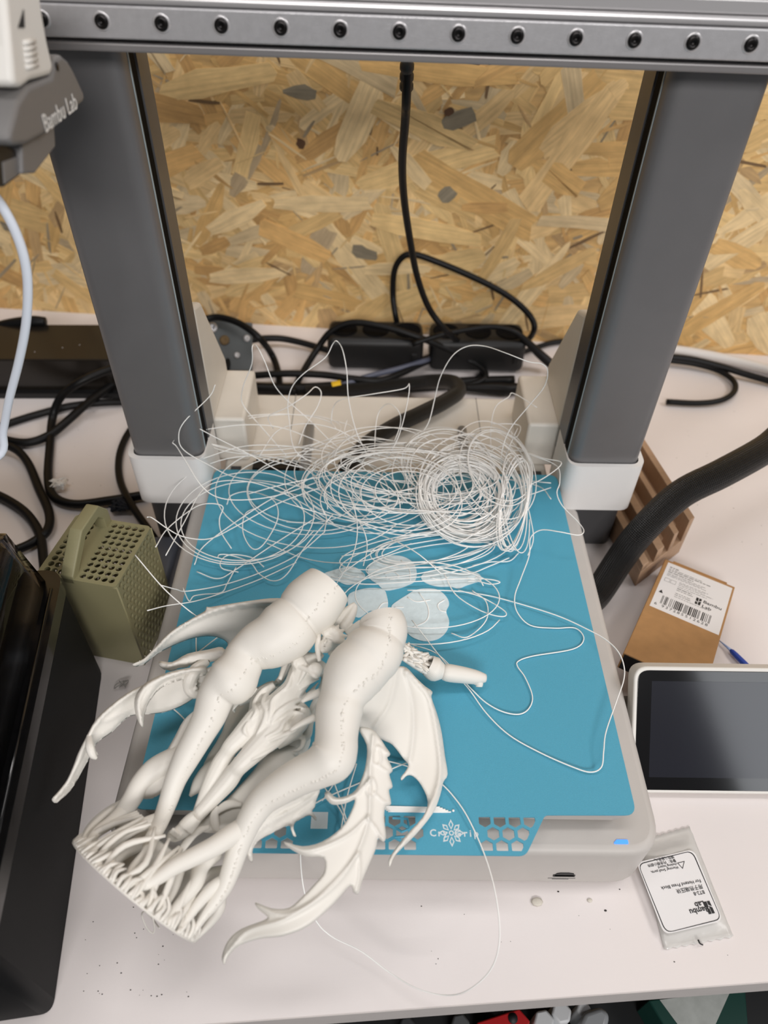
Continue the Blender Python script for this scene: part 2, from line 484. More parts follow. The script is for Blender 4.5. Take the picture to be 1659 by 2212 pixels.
# heated bed below the plate
bed = part('heated_bed', rprism(rpoly([(-.1265, -.1268), (.1265, -.1268), (.1265, .1265), (-.1265, .1265)], .008), .049, .0592, .001, 2), m_shell, pr)
part('bed_carriage', rbox(-.05, .05, -.05, .05, .0452, .0489, .001), m_dark, pr)
# rear platform
rear = part('rear_platform', rbox(-.1275, .1275, .1125, .246, .0, .0445, .003), m_back, pr)
for x in (-.0633, .063):
    part('guide_rod', MB().tube([(x, .113, .0478), (x, .197, .0478)], .0040, 12).mesh(), m_rod, rear, 'grey steel guide rod')
part('drag_comb', rbox(-.104, -.068, .143, .152, .0444, .049, .001), m_black, rear)
for k in range(9):
    part('comb_tooth', MB().box(-.102 + k * .0036, -.1002 + k * .0036, .150, .1555, .0446, .048).mesh(False), m_black, rear)
for x in (-.1215, .1145):
    part('dark_recess', MB().box(x, x + .008, .134, .150, .0440, .0448).mesh(False), m_dark, rear)
for x in (-.079, .079):
    part('panel_joint', MB().box(x - .0003, x + .0003, .197, .2455, .0442, .0447).mesh(False), m_grey_ink, rear)
part('sticker', MB().box(.094, .110, .1445, .1515, .0443, .0448).mesh(False), m_cover, rear)
for k in range(3):
    part('small_print', MB().box(.096, .108, .1462 + k * .0016, .1466 + k * .0016, .0447, .0450).mesh(False), m_grey_ink, rear)

# columns
def column(s):
    q = lambda x: s * x
    poly = rpoly([(q(.1305), .112), (q(.180), .112), (q(.180), .152), (q(.1305), .152)], [.0095, .0075, .006, .003], 8)
    if s < 0: poly = poly[::-1]
    c = part('column', rprism(poly, .044, .365, 0), m_col, pr, 'tall grey aluminium column')
    c.data.polygons.foreach_set('use_smooth', [True] * len(c.data.polygons)); c.data.set_sharp_from_angle(angle=.5)
    part('slot', MB().box(min(q(.1300), q(.1306)), max(q(.1300), q(.1306)), .1225, .1305, .07, .352).mesh(False), m_slot, c, 'black slot running up the inner side')
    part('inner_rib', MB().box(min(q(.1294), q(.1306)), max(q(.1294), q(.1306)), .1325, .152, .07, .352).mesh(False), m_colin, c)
    part('edge_highlight_strip', MB().box(min(q(.1301), q(.1306)), max(q(.1301), q(.1306)), .1212, .1226, .07, .352).mesh(False), m_highlight, c)  # thin strip coloured with the highlight of the inner corner
    # white sleeve: a rounded ring
    o = rpoly([(q(.1291), .1075), (q(.1842), .1075), (q(.1842), .157), (q(.1291), .157)], .0105, 8)
    i = rpoly([(q(.1303), .1112), (q(.1807), .1112), (q(.1807), .1530), (q(.1303), .1530)], .0075, 8)
    me = plate2d(o, [i], .043, (0, 0, .0665))
    part('sleeve', bevel_mesh(me, .0016, 4, .9), m_coll, pr, 'white plastic sleeve round the foot of the column')
    f = rpoly([(q(.1450), .114), (q(.1800), .114), (q(.1765), .150), (q(.1450), .150)], [.002, .007, .006, .002], 5)
    if s < 0: f = f[::-1]
    part('column_foot', rprism(f, 0, .0449, .001, 2), m_dark, pr, 'dark grey foot below the sleeve')
    # gusset: foot block with a sloping fin behind the column
    b = part('gusset_block', rbox(min(q(.1075), q(.140)), max(q(.1075), q(.140)), .157, .222, .0446, .086, .0025), m_back, pr)
    fin = [(q(.1295), .160, .085), (q(.1295), .2205, .085), (q(.1295), .2205, .098), (q(.1295), .175, .1735), (q(.1295), .153, .182), (q(.1295), .153, .085)]
    mm = MB().prism(fin, (0, 0, 0), (q(.0115), 0, 0)).mesh(False)
    part('gusset_fin', bevel_mesh(mm, .003, 3, .5), m_back, pr)
    for k in range(2):
        part('screw', MB().lathe([(.0016, 0), (.0016, .0006), (.001, .0008)], (q(.135), .165 + k * .045, .0862), (0, 0, 1), 12).mesh(), m_screw, b)
column(-1); column(1)

# cross beam with linear rail
def bx(name, x0, x1, y0, y1, z0, z1, m, r=.0012, par=None, lab=None):
    return part(name, rbox(x0, x1, y0, y1, z0, z1, r), m, par or pr, lab)
beam = bx('cross_beam', -.205, .215, .0945, .1425, .3432, .374, m_beam, .0035)
bx('beam_lip', -.205, .215, .0890, .0955, .3424, .3462, m_beam, .001, beam)
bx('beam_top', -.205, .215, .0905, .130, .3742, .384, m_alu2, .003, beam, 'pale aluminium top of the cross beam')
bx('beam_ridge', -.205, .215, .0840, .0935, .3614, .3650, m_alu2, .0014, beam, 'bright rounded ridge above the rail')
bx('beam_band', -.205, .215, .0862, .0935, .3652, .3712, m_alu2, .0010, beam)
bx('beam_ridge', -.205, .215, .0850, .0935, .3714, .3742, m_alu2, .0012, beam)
rail = bx('linear_rail', -.205, .215, .0835, .0945, .3487, .3611, m_alu, .0008, None, 'brushed steel linear rail with countersunk screws')
cs = None
for k in range(-8, 9):
    x = -.0006 + k * .0253
    if x < -.20 or x > .21: continue
    if cs is None:
        cs = (MB().lathe([(.0038, 0), (.0038, .0001), (.0032, .00025), (.0028, .00012)], (0, 0, 0), (0, -1, 0), 20).mesh(),
              MB().lathe([(.0029, 0), (.0029, .0006), (.0022, .0011), (.0012, .0011), (.0011, .0004)], (0, 0, 0), (0, -1, 0), 18).mesh())
        cs[0].materials.append(m_alu2); cs[1].materials.append(m_screw)
    for nm, dat, yy in (('counterbore', cs[0], .0835), ('screw', cs[1], .0834)):
        o = bpy.data.objects.new(nm, dat); COL.objects.link(o); o.parent = rail; o.location = (x, yy, .3553)

tl_ = .0105                                              # the gantry hangs a touch lower at its right end
for o in (beam, rail):
    o.rotation_euler = (0, tl_, 0); o.location = (-.355 * math.sin(tl_), 0, .355 * (1 - math.cos(tl_)))

# print head at the left end of the beam
XR = -.135
def prof(pts, X=XR): return [PX(a, b, X) for a, b in pts]
def slab(name, pts, dx, m, bev, X=XR, par=None, lab=None, shift=0.0):
    pl = prof(pts, X)
    mm = MB().prism(pl, (0, 0, 0), (dx, 0, 0)).mesh(False)
    mm.transform(Matrix.Translation((shift, 0, 0)))
    return part(name, bevel_mesh(mm, bev, 3, .35), m, par or pr, lab)
cover = slab('head_cover', [(85, -40), (92, 20), (104, 90), (118, 150), (112, 164), (70, 175), (48, 192), (30, 185), (22, 100), (8, -40)], -.062, m_cover, .003, lab='white cover of the print head')
for k in range(5):
    a, b = 50 + k * 1.4, 88 + k * 13
    pa, pb = PX(a, b + 6, XR), PX(a + 24, b, XR)
    part('vent_slat', MB().tube([pa, pb], .0009, 8).mesh(), m_cover, cover)
part('cover_window', MB().prism([PX(40, 60, XR + .0003), PX(52, 20, XR + .0003), PX(54, 60, XR + .0003)], (0, 0, 0), (-.0008, 0, 0)).mesh(False), m_ink, cover, 'small dark triangular opening')
hous = slab('head_housing', [(112, 165), (118, 125), (132, 116), (148, 130), (160, 152), (186, 208), (182, 222), (165, 236), (100, 290), (60, 312), (30, 316), (18, 300), (38, 220), (60, 185)], -.06, m_head, .004, lab='grey lower housing of the print head with pale lettering')
ex = (PX(165, 216, XR) - PX(95, 268, XR)).normalized()
part('lettering', text_mesh('Bambu Lab', .0088, PX(130, 243, XR) + Vector((.0003, 0, 0)), Vector((0, ex.y, ex.z)), Vector((0, -ex.z, ex.y)) , 'CENTER', shear=.0), m_print_w, hous, 'pale lettering on the housing')
part('hinge_hole', MB().lathe([(.0016, 0), (.0016, .0004)], PX(123, 144, XR) - Vector((.0002, 0, 0)), (1, 0, 0), 14).mesh(), m_screw, hous)
blk = slab('nozzle_block', [(46, 300), (118, 270), (121, 318), (78, 374), (50, 376)], -.03, m_head, .001, X=-.139)
slab('nozzle_fan', [(-10, 300), (48, 330), (46, 378), (12, 404), (-10, 404)], -.03, m_black, .001, X=-.141, lab='black fan block below the print head')
slab('fan_plate', [(6, 350), (44, 336), (42, 376), (10, 398)], -.001, m_head, .0002, X=-.1407)

# touch screen on the right of the base
SO = P(1349, 1439, .062); SB = P(1344, 1713, .006)
sx0 = .1475
SO = Vector((sx0, SO.y, .062)); SB = Vector((sx0, SB.y, .006))
sey = (SO - SB).normalized(); sex = Vector((1, 0, 0)); sez = sex.cross(sey)
SH = (SO - SB).length; SW = .104
def smat(o):
    return Matrix(((sex.x, sey.x, sez.x, o.x), (sex.y, sey.y, sez.y, o.y), (sex.z, sey.z, sez.z, o.z), (0, 0, 0, 1)))
def sprism(x0, x1, y0, y1, z0, z1, r, bev):
    mm = rprism(rpoly([(x0, y0), (x1, y0), (x1, y1), (x0, y1)], r, 7), z0, z1, bev, 3)
    mm.transform(smat(SB)); return mm
m_glass = M('black_screen_glass', (14, 14, 16), .09, spec=.7, coat=.3)
m_lcd = M('dark_display', (34, 35, 42), .10, spec=.7)
scr = part('touch_screen', sprism(0, SW, 0, SH, -.011, 0, .0085, .0012), m_cover, pr, 'tilted touch screen with a white frame and switched-off display')
part('glass', sprism(.0022, SW - .0022, .0022, SH - .0022, -.001, .0004, .007, .0002), m_glass, scr)
part('display', sprism(.0105, SW - .0105, .010, SH - .0085, .0002, .0005, .0006, 0), m_lcd, scr)
arm = MB().prism([(sx0 - .004, -.04, .012), (sx0 + .03, -.04, .012), (sx0 + .03, -.065, .012), (sx0 - .004, -.065, .012)], (0, 0, .012), (0, .0, .028))
part('screen_arm', arm.mesh(False), m_dark, pr)
# ================================================================== build plate
m_plate = M('teal_textured_sheet', (78, 163, 191), .52, var=.035, vscale=1500, bump=.35, bscale=3500)
m_white_print = M('white_plate_print', (214, 222, 226), .6)
ZT = ZP
th = .0008
out = rpoly([(-.1285, .1285), (-.1285, -.1285), (-.0855, -.1285), (-.074, -.1492), (.069, -.1492), (.0815, -.1290), (.1285, -.1285), (.1285, .1285)],
            [.006, .006, .003, .006, .006, .003, .006, .006], 5)
# trapezoid inside the tab, hexagons clipped to it
clip = [(-.0815, -.1302), (-.0722, -.1470), (.0672, -.1470), (.0772, -.1302)]
def clip_poly(poly, cl):
    outp = poly
    m = len(cl)
    for i in range(m):
        a = Vector(cl[i]); b = Vector(cl[(i + 1) % m]); e = b - a
        ins = lambda p: e.x * (p[1] - a.y) - e.y * (p[0] - a.x) >= 0
        res = []
        for k in range(len(outp)):
            p = Vector(outp[k]); q = Vector(outp[(k + 1) % len(outp)])
            if ins(p): res.append(p)
            if ins(p) != ins(q):
                d = q - p; den = e.x * d.y - e.y * d.x
                t = -(e.x * (p.y - a.y) - e.y * (p.x - a.x)) / den
                res.append(p + d * t)
        outp = res
        if not outp: return []
    return outp
def parea(p): return .5 * sum(p[i][0] * p[(i + 1) % len(p)][1] - p[(i + 1) % len(p)][0] * p[i][1] for i in range(len(p)))
holes = []
pitch = .0076
for row in range(3):
    cy = -.1322 - row * .0064
    for k in range(-20, 4):
        cx = .0655 + k * pitch + (pitch / 2 if row == 1 else 0)
        hx = [Vector((cx + .0034 * math.sin(math.radians(60 * i)), cy + .0034 * math.cos(math.radians(60 * i)))) for i in range(6)]
        if .0175 < cx < .047 or -.0475 < cx < -.017: continue
        h = clip_poly(hx[::-1], clip)
        if len(h) >= 3 and abs(parea(h)) > 6e-6: holes.append(h)
me = plate2d(out, holes, th, (0, 0, ZT - th / 2))
pl = thing('build_plate', 'teal flexible build plate with a honeycomb tab at its front edge', 'build plate', (0, 0, ZT - th))
sheet = part('sheet', me, m_plate, pl)
zt = ZT + .00002
part('lettering', text_mesh('Cry', .0048, (.0222, -.1388, zt), (1, 0, 0), (0, 1, 0), 'LEFT', .00003, spacing=1.3, bold=.0001), m_white_print, pl, 'white lettering beside a snowflake')
part('lettering', text_mesh('Grip', .0048, (.0345, -.1388, zt), (1, 0, 0), (0, 1, 0), 'LEFT', .00003, spacing=1.45, bold=.0001), m_white_print, pl, 'white lettering beside a snowflake')
fl = []
for k in range(8):                                        # snowflake of outlined petals
    a = math.radians(45 * k); R1 = .0068 if k % 2 == 0 else .0062
    d = Vector((math.sin(a), math.cos(a))); n_ = Vector((d.y, -d.x)); c0 = Vector((.0331, -.1386))
    o_ = [c0 + d * .0016, c0 + d * .0042 + n_ * .0013, c0 + d * R1, c0 + d * .0042 - n_ * .0013]
    i_ = [c0 + d * .0025, c0 + d * .0042 + n_ * .0007, c0 + d * (R1 - .0012), c0 + d * .0042 - n_ * .0007]
    fl.append(plate2d(o_, [i_], .00004, (0, 0, zt)))
ring = lambda c, r, n=20: [(c[0] + r * math.cos(2 * math.pi * i / n), c[1] + r * math.sin(2 * math.pi * i / n)) for i in range(n)]
fl.append(plate2d(ring((.0331, -.1386), .0013), [ring((.0331, -.1386), .0007)], .00004, (0, 0, zt)))
part('snowflake_mark', join(fl), m_white_print, pl, 'white outlined snowflake mark')
c = P(690, 1772, ZT)
part('printed_square', MB().box(c.x - .0042, c.x + .0042, c.y - .0042, c.y + .0042, ZT, ZT + .00004).mesh(False), m_white_print, pl, 'plain pale square printed on the plate')
# pieces of the emblem left standing in the honeycomb
for pts in ([(848, 1766), (880, 1768), (884, 1790), (868, 1796), (852, 1786)], [(852, 1808), (884, 1806), (872, 1822)]):
    q = [P(a, b, ZT) for a, b in pts]
    part('honeycomb_mark', MB().tube([(p.x, p.y, ZT - .0004) for p in q], .00075, 4, closed=False).mesh(False), m_plate, pl)
# ================================================================== the failed print: winged figure with tree supports
DC = P(290, 1925, .069)                                   # centre of the round raft
AXIS = (P(765, 1310, .101) - DC).normalized()
m_pla = M('matte_white_filament', (229, 225, 217), .46, sss=.0, bump=.03, bscale=1500, layers=(tuple(AXIS), .0006, .04))
m_pla_t = M('matte_white_support', (229, 225, 217), .5, bump=.03, bscale=1500, layers=(tuple(AXIS), .0007, .06))

def fz(x, y, off=0.0):
    t = ((x - 290) * .607 + (1925 - y) * .794) / 775
    return .066 + .042 * t + off
def F(x, y, off=0.0): return P(x, y, fz(x, y, off))
def mmr(x, y, z, dpx):
    """radius in metres of something dpx pixels wide seen at that place"""
    p = P(x, y, z); d = -(_R.transposed() @ (p - CAM_LOC)).z
    return dpx * .5 * d / FPX

fig = thing('winged_figurine', 'white printed winged figurine lying with its tree supports across the teal plate', 'figurine', (P(560, 1600, ZP).x, P(560, 1600, ZP).y, ZP))

# ---- flat shapes with body: wings, feathers, drapery
def leaf(outline, hf, ridges=(), thick=.0022, edge=.0005, rr=10, step=4.5, sub=3, wav=.00015, ra=1.0, rw=1.0):
    """outline in photo pixels -> solid leaf at height hf(x, y); ridges: (points, height, width in px)"""
    ring = [Vector((q.x, q.y)) for q in catmull([(a, b, 0) for a, b in outline], sub, True)]
    R_ = np.array([(q.x, q.y) for q in ring])
    x0, y0 = R_.min(0); x1, y1 = R_.max(0)
    gx, gy = np.meshgrid(np.arange(x0, x1, step), np.arange(y0, y1, step))
    gx[::2] += step / 2
    G = np.stack([gx.ravel(), gy.ravel()], 1)
    A = R_; B = np.roll(R_, -1, 0)
    ins = np.zeros(len(G), bool)
    for (ax, ay), (bx_, by_) in zip(A, B):
        c = ((ay > G[:, 1]) != (by_ > G[:, 1]))
        if by_ != ay: ins ^= c & (G[:, 0] < (bx_ - ax) * (G[:, 1] - ay) / (by_ - ay) + ax)
    def dist(Q, a, b):
        best = np.full(len(Q), 1e9); 
        for p, q in zip(a, b):
            d = q - p; L = (d * d).sum() + 1e-9
            t = np.clip(((Q - p) @ d) / L, 0, 1)
            best = np.minimum(best, np.hypot(*(Q - p - t[:, None] * d).T))
        return best
    dB = dist(G, A, B)
    G = G[ins & (dB > step * .55)]
    allp = [Vector(q) for q in np.concatenate([R_, G])]
    nb = len(R_)
    vs, es, fs, ov, _, _ = delaunay_2d_cdt(allp, [(i, (i + 1) % nb) for i in range(nb)], [], 1, 1e-6)
    V = np.array([(q.x, q.y) for q in vs])
    d = dist(V, A, B); u = np.clip(d / rr, 0, 1); prof_ = np.sqrt(np.clip(1 - (1 - u) ** 2, 0, 1))
    z = np.array([hf(a, b) for a, b in V])
    top = z + edge + thick * prof_
    for pts, amp, w in ridges:
        amp *= ra; w *= rw
        c = np.array([(q.x, q.y) for q in catmull([(a, b, 0) for a, b in pts], 5)])
        dd = dist(V, c[:-1], c[1:])
        top += amp * (.45 * np.exp(-(dd / w) ** 2) + .40 * np.exp(-dd / (w * .55))) * np.clip(d / 5, .35, 1)
    top += wav * np.array([noise.noise(Vector((a * .02, b * .02, 3.1))) for a, b in V])
    bot = z - edge - thick * .5 * prof_
    n = len(V)
    v = []
    for k in range(n): v.append(P(V[k][0], V[k][1], top[k]))
    for k in range(n):
        t = v[k]; v.append(Vector((t.x, t.y, bot[k])))
    f = []; cnt = {}
    for tri in fs:
        a = V[tri[1]] - V[tri[0]]; b = V[tri[2]] - V[tri[0]]
        if a[0] * b[1] - a[1] * b[0] > 0: tri = tri[::-1]          # pixel y runs downwards
        f.append(tuple(tri)); f.append(tuple(k + n for k in reversed(tri)))
        for i in range(3):
            e = (tri[i], tri[(i + 1) % 3]); cnt[e] = cnt.get(e, 0) + 1
    for (a, b) in list(cnt):
        if (b, a) not in cnt: f.append((b, a, a + n, b + n))
    return mesh_from(v, f, smooth=True)
def lerp_h(pts):
    """smooth height through a few control pixels (x, y, z): regularised quadratic fit"""
    A_ = np.array([[1, (x - 600) / 200, (y - 1600) / 200, ((x - 600) / 200) ** 2, (x - 600) * (y - 1600) / 4e4, ((y - 1600) / 200) ** 2] for x, y, z in pts])
    zv = np.array([z for x, y, z in pts])
    reg = np.diag([1e-8, 1e-3, 1e-3, 2e-2, 2e-2, 2e-2])
    k = np.linalg.solve(A_.T @ A_ + reg, A_.T @ zv)
    def h(x, y):
        u, w = (x - 600) / 200, (y - 1600) / 200
        return float(k @ np.array([1, u, w, u * u, u * w, w * w]))
    return h
def wing(name, outline, ctrl, ridges=(), label=None, **kw):
    return part(name, leaf(outline, lerp_h(ctrl), ridges, **kw), m_pla, fig, label)

# right bat wing
wing('bat_wing', [(858, 1440), (878, 1442), (898, 1463), (918, 1482), (934, 1494), (932, 1506), (944, 1541), (954, 1581), (961, 1631), (967, 1672), (958, 1688), (951, 1717), (935, 1756), (897, 1803), (862, 1836), (850, 1852), (842, 1871), (839, 1862), (845, 1846), (873, 1808), (912, 1766), (924, 1731), (910, 1695), (893, 1676), (880, 1674), (868, 1684), (866, 1678), (875, 1667), (882, 1651), (871, 1637), (848, 1608), (826, 1597), (775, 1570), (770, 1520), (800, 1480), (838, 1452)],
     [(790, 1520, .092), (858, 1440, .098), (930, 1495, .078), (960, 1640, .0665), (880, 1660, .072), (842, 1868, .070), (900, 1790, .068)],
     [([(858, 1446), (842, 1518), (809, 1571)], .0018, 7), ([(875, 1450), (891, 1515), (893, 1581), (885, 1641), (869, 1681)], .0024, 7),
      ([(880, 1452), (905, 1478), (929, 1515), (945, 1598), (950, 1674), (930, 1738), (880, 1806), (843, 1866)], .0040, 9)],
     'large ribbed bat wing on the right of the figurine', thick=.0008, rr=5, ra=.75, rw=.7)
# left bat wing
wing('bat_wing', [(650, 1300), (600, 1292), (551, 1296), (491, 1305), (455, 1311), (446, 1311), (442, 1320), (419, 1333), (370, 1363), (334, 1399), (310, 1423), (287, 1434), (292, 1437), (312, 1432), (340, 1410), (377, 1391), (419, 1376), (461, 1373), (491, 1387), (500, 1420), (580, 1400), (650, 1340)],
     [(650, 1330, .100), (500, 1340, .090), (400, 1350, .085), (290, 1435, .082), (470, 1375, .078)],
     [([(650, 1302), (551, 1302), (491, 1311), (430, 1332), (375, 1364), (338, 1399), (292, 1434)], .0040, 7)],
     'smaller bat wing spreading to the left behind the trunk', thick=.0008, rr=5, ra=.75, rw=.7)
# leafy feather wing on the right
wing('feather_wing', [(775, 1572), (804, 1575), (823, 1597), (833, 1613), (843, 1628), (836, 1635), (843, 1650), (848, 1664), (841, 1672), (848, 1698), (840, 1706), (845, 1735), (833, 1740), (830, 1767), (834, 1806), (828, 1817), (817, 1809), (812, 1832), (797, 1868), (783, 1901), (775, 1929), (763, 1926), (756, 1912), (721, 1951), (667, 1998), (613, 2020), (558, 2027), (515, 2042), (492, 2064), (484, 2083), (479, 2066), (493, 2031), (522, 2006), (569, 1988), (577, 1979), (558, 1963), (552, 1949), (587, 1962), (624, 1961), (653, 1937), (681, 1908), (700, 1883), (698, 1852), (660, 1848), (631, 1834), (613, 1818), (653, 1828), (696, 1818), (736, 1789), (757, 1756), (767, 1725), (747, 1732), (718, 1735), (704, 1723), (702, 1712), (711, 1710), (728, 1723), (761, 1713), (779, 1687), (790, 1651), (792, 1608)],
     [(790, 1590, .102), (830, 1650, .094), (800, 1700, .098), (710, 1720, .092), (840, 1760, .084), (790, 1800, .092), (700, 1860, .092), (620, 1825, .088), (770, 1920, .080), (650, 1960, .086), (560, 1960, .082), (485, 2075, .066), (540, 2020, .074)],
     [([(806, 1590), (800, 1655), (799, 1724), (795, 1774), (773, 1839), (740, 1894), (686, 1944), (613, 1986), (530, 2014), (486, 2070)], .0024, 9),
      ([(795, 1764), (756, 1800), (706, 1826), (655, 1838), (620, 1823)], .0022, 8), ([(775, 1842), (722, 1904), (662, 1956), (606, 1976), (560, 1957)], .0016, 7),
      ([(797, 1770), (812, 1790), (825, 1812)], .0018, 6), ([(776, 1845), (776, 1890), (769, 1924)], .0018, 6), ([(797, 1686), (764, 1720), (724, 1730), (706, 1716)], .0022, 8),
      ([(813, 1612), (804, 1630), (806, 1648), (817, 1652), (823, 1640), (819, 1618), (813, 1612)], .0014, 4), ([(801, 1680), (790, 1698), (794, 1716), (806, 1718), (812, 1704), (807, 1684), (801, 1680)], .0014, 4),
      ([(808, 1712), (824, 1728), (838, 1736)], .0012, 5), ([(818, 1654), (832, 1664), (843, 1668)], .0012, 5), ([(818, 1612), (830, 1622), (840, 1629)], .0012, 5)],
     'long leaf-like feather wing curling over the front edge of the plate', thick=.0013, rr=6, step=3.0, ra=.8, rw=.62)
# long feather wing on the left, three feathers
wing('feather_wing', [(470, 1440), (420, 1450), (347, 1466), (289, 1489), (246, 1518), (208, 1553), (185, 1594), (168, 1628), (160, 1650), (145, 1684), (127, 1708), (112, 1726), (121, 1731), (151, 1706), (178, 1661), (194, 1632), (203, 1612), (214, 1598), (240, 1580), (272, 1550), (289, 1543), (347, 1538), (390, 1524), (430, 1500), (480, 1480)],
     [(470, 1460, .094), (400, 1490, .090), (300, 1510, .092), (210, 1570, .092), (160, 1660, .087), (115, 1727, .083), (300, 1540, .084)],
     [([(470, 1446), (400, 1456), (347, 1471), (289, 1495), (246, 1525), (210, 1560), (188, 1600), (168, 1645), (146, 1688), (116, 1727)], .0036, 7), ([(214, 1560), (232, 1556), (262, 1540), (300, 1524)], .0016, 6)],
     'long thin feather wing reaching past the left edge of the printer', thick=.0010, rr=5, ra=.7, rw=.7)
wing('feather', [(440, 1438), (416, 1441), (364, 1452), (316, 1474), (294, 1500), (290, 1527), (296, 1552), (307, 1568), (310, 1540), (320, 1512), (338, 1486), (364, 1468), (407, 1455), (445, 1452)],
     [(440, 1445, .101), (364, 1460, .102), (294, 1520, .100), (307, 1566, .096)], [([(430, 1444), (364, 1458), (316, 1484), (299, 1520), (305, 1562)], .0022, 6)], 'curved tusk-like feather', thick=.003, rr=8)
wing('feather', [(480, 1398), (450, 1403), (405, 1412), (372, 1430), (347, 1428), (343, 1436), (358, 1444), (395, 1438), (440, 1428), (490, 1420)],
     [(480, 1410, .102), (345, 1436, .097)], [([(480, 1406), (410, 1420), (365, 1437)], .0018, 5)], None, thick=.002, rr=6)
tb = MB()
tb.tube([F(448, 1428, .008), F(424, 1446, .010), F(412, 1466, .009), F(409, 1484, .006), F(417, 1497, .004), F(432, 1500, .002)], [.0022, .0034, .0036, .0034, .003, .002], 10, 4)
tb.tube([F(424, 1490, .006), F(418, 1480, .007), F(424, 1474, .008)], .0012, 8, 3)
tb.tube([P(192, 1588, .093), P(194, 1612, .094), P(200, 1630, .092), P(209, 1639, .090)], [.0012, .0022, .002, .0008], 8, 4)
part('feather_curl', fuse(tb.mesh(), .0004, 2), m_pla, fig, None, 'stuff')
# drapery below the right trunk and beside the left one
wing('drapery', [(690, 1702), (683, 1728), (680, 1742), (674, 1752), (684, 1766), (681, 1771), (670, 1760), (652, 1766), (637, 1775), (634, 1790), (640, 1805), (633, 1804), (628, 1790), (622, 1782), (583, 1800), (555, 1818), (545, 1836), (546, 1858), (538, 1857), (531, 1838), (520, 1810), (540, 1760), (600, 1735), (650, 1712)],
     [(690, 1705, .086), (640, 1780, .078), (540, 1850, .078), (560, 1780, .088)],
     [([(688, 1712), (640, 1745), (590, 1770), (550, 1806), (540, 1850)], .0022, 6), ([(650, 1725), (600, 1750), (560, 1782)], .0022, 5), ([(680, 1735), (640, 1768), (634, 1795)], .0018, 5), ([(620, 1755), (585, 1783)], .0014, 4)], 'folded drapery hanging below the trunk', thick=.0014, rr=6, rw=.7)
wing('drapery', [(450, 1520), (420, 1535), (396, 1557), (378, 1590), (358, 1625), (338, 1660), (315, 1690), (298, 1720), (330, 1720), (370, 1690), (400, 1640), (430, 1590), (460, 1550)],
     [(440, 1530, .088), (300, 1720, .076)], [([(424, 1536), (400, 1560), (384, 1592), (350, 1650), (310, 1705)], .0024, 6), ([(432, 1545), (412, 1575), (398, 1600)], .002, 5)], None, thick=.0022, rr=8)
wing('drapery', [(505, 1500), (545, 1490), (590, 1470), (600, 1500), (560, 1530), (500, 1600), (470, 1660), (450, 1690), (440, 1650), (480, 1580)],
     [(500, 1500, .078), (450, 1680, .074)], [([(590, 1485), (530, 1520), (480, 1610), (452, 1670)], .002, 7)], None, thick=.002, rr=8)

SD = AXIS.cross(Vector((0, 0, 1))).normalized(); UPD = SD.cross(AXIS).normalized()
RR_ = .0365
def rim(th, r=1.0, h=0.0): return DC + (SD * math.cos(th) + UPD * math.sin(th)) * RR_ * r + AXIS * h
def rimx(x, y):
    """angle of the upper rim point that shows nearest to a pixel"""
    best = None
    for k in range(-20, 201, 2):
        p = rim(math.radians(k)); q = _R.transposed() @ (p - CAM_LOC)
        u, w = 829.5 + FPX * q.x / -q.z, 1106 - FPX * q.y / -q.z
        d = (u - x) ** 2 + (w - y) ** 2
        if best is None or d < best[0]: best = (d, math.radians(k))
    return best[1]
# ---- the two big hollow support trunks
def trunk(rows, offs, lab, seams):
    pts = []; rr = []
    for (x, y, d), o in zip(rows, offs):
        z = fz(x, y, o); pts.append(P(x, y, z)); rr.append(mmr(x, y, z, d))
    b = MB(); b.tube(pts, rr, 28, 6, cap=False)
    me = b.mesh()
    ob = part('support_trunk', me, m_pla_t, fig, lab)
    # hollow top: inner wall and floor
    c = catmull(pts, 6); r6 = catmull1(rr, 6)
    ib = MB(); ib.tube([c[0], c[2], c[5], c[7]], [r6[0], r6[0] * .95, r6[5] * .95, .0005], 28, cap=False)
    ib.f = [tuple(reversed(q)) for q in ib.f]
    part('torn_rim', ib.mesh(), m_pla_t, ob)
    # seam blobs along the trunk
    sb = MB(); sr = random.Random(len(rows))
    nxt = Vector((0, 0, 1))
    for i in range(2, len(c) - 2):
        t = (c[i + 1] - c[i - 1]).normalized(); upv = (CAM_LOC - c[i]); upv = (upv - t * upv.dot(t)).normalized(); sd = t.cross(upv)
        for _ in range(seams):
            if sr.random() < .6: continue
            a = -.38 + sr.uniform(-.07, .07) + .18 * math.sin(i * .11)
            q = c[i] + (upv * math.cos(a) + sd * math.sin(a)) * (r6[i] - .0001) + t * sr.uniform(-.001, .001)
            sb.ball(q, sr.uniform(.0003, .00065), 6, 4, (1, 1, .9))
    if sb.v: part('seam_blobs', sb.mesh(), m_pla_t, ob, None, 'stuff')
    return ob, c, r6
LT = [(709, 1265, 108), (695, 1281, 120), (672, 1306, 130), (653, 1325, 122), (645, 1333, 114), (637, 1341, 123), (618, 1362, 132), (590, 1382, 121), (556, 1398, 106), (531, 1417, 90), (519, 1440, 95), (500, 1470, 110), (470, 1500, 84), (453, 1545, 72), (431, 1586, 64), (404, 1634, 58), (380, 1683, 47), (362, 1735, 40), (344, 1780, 35), (328, 1812, 31), (316, 1844, 26), (290, 1872, 20), (277, 1895, 15), (267, 1924, 8)]
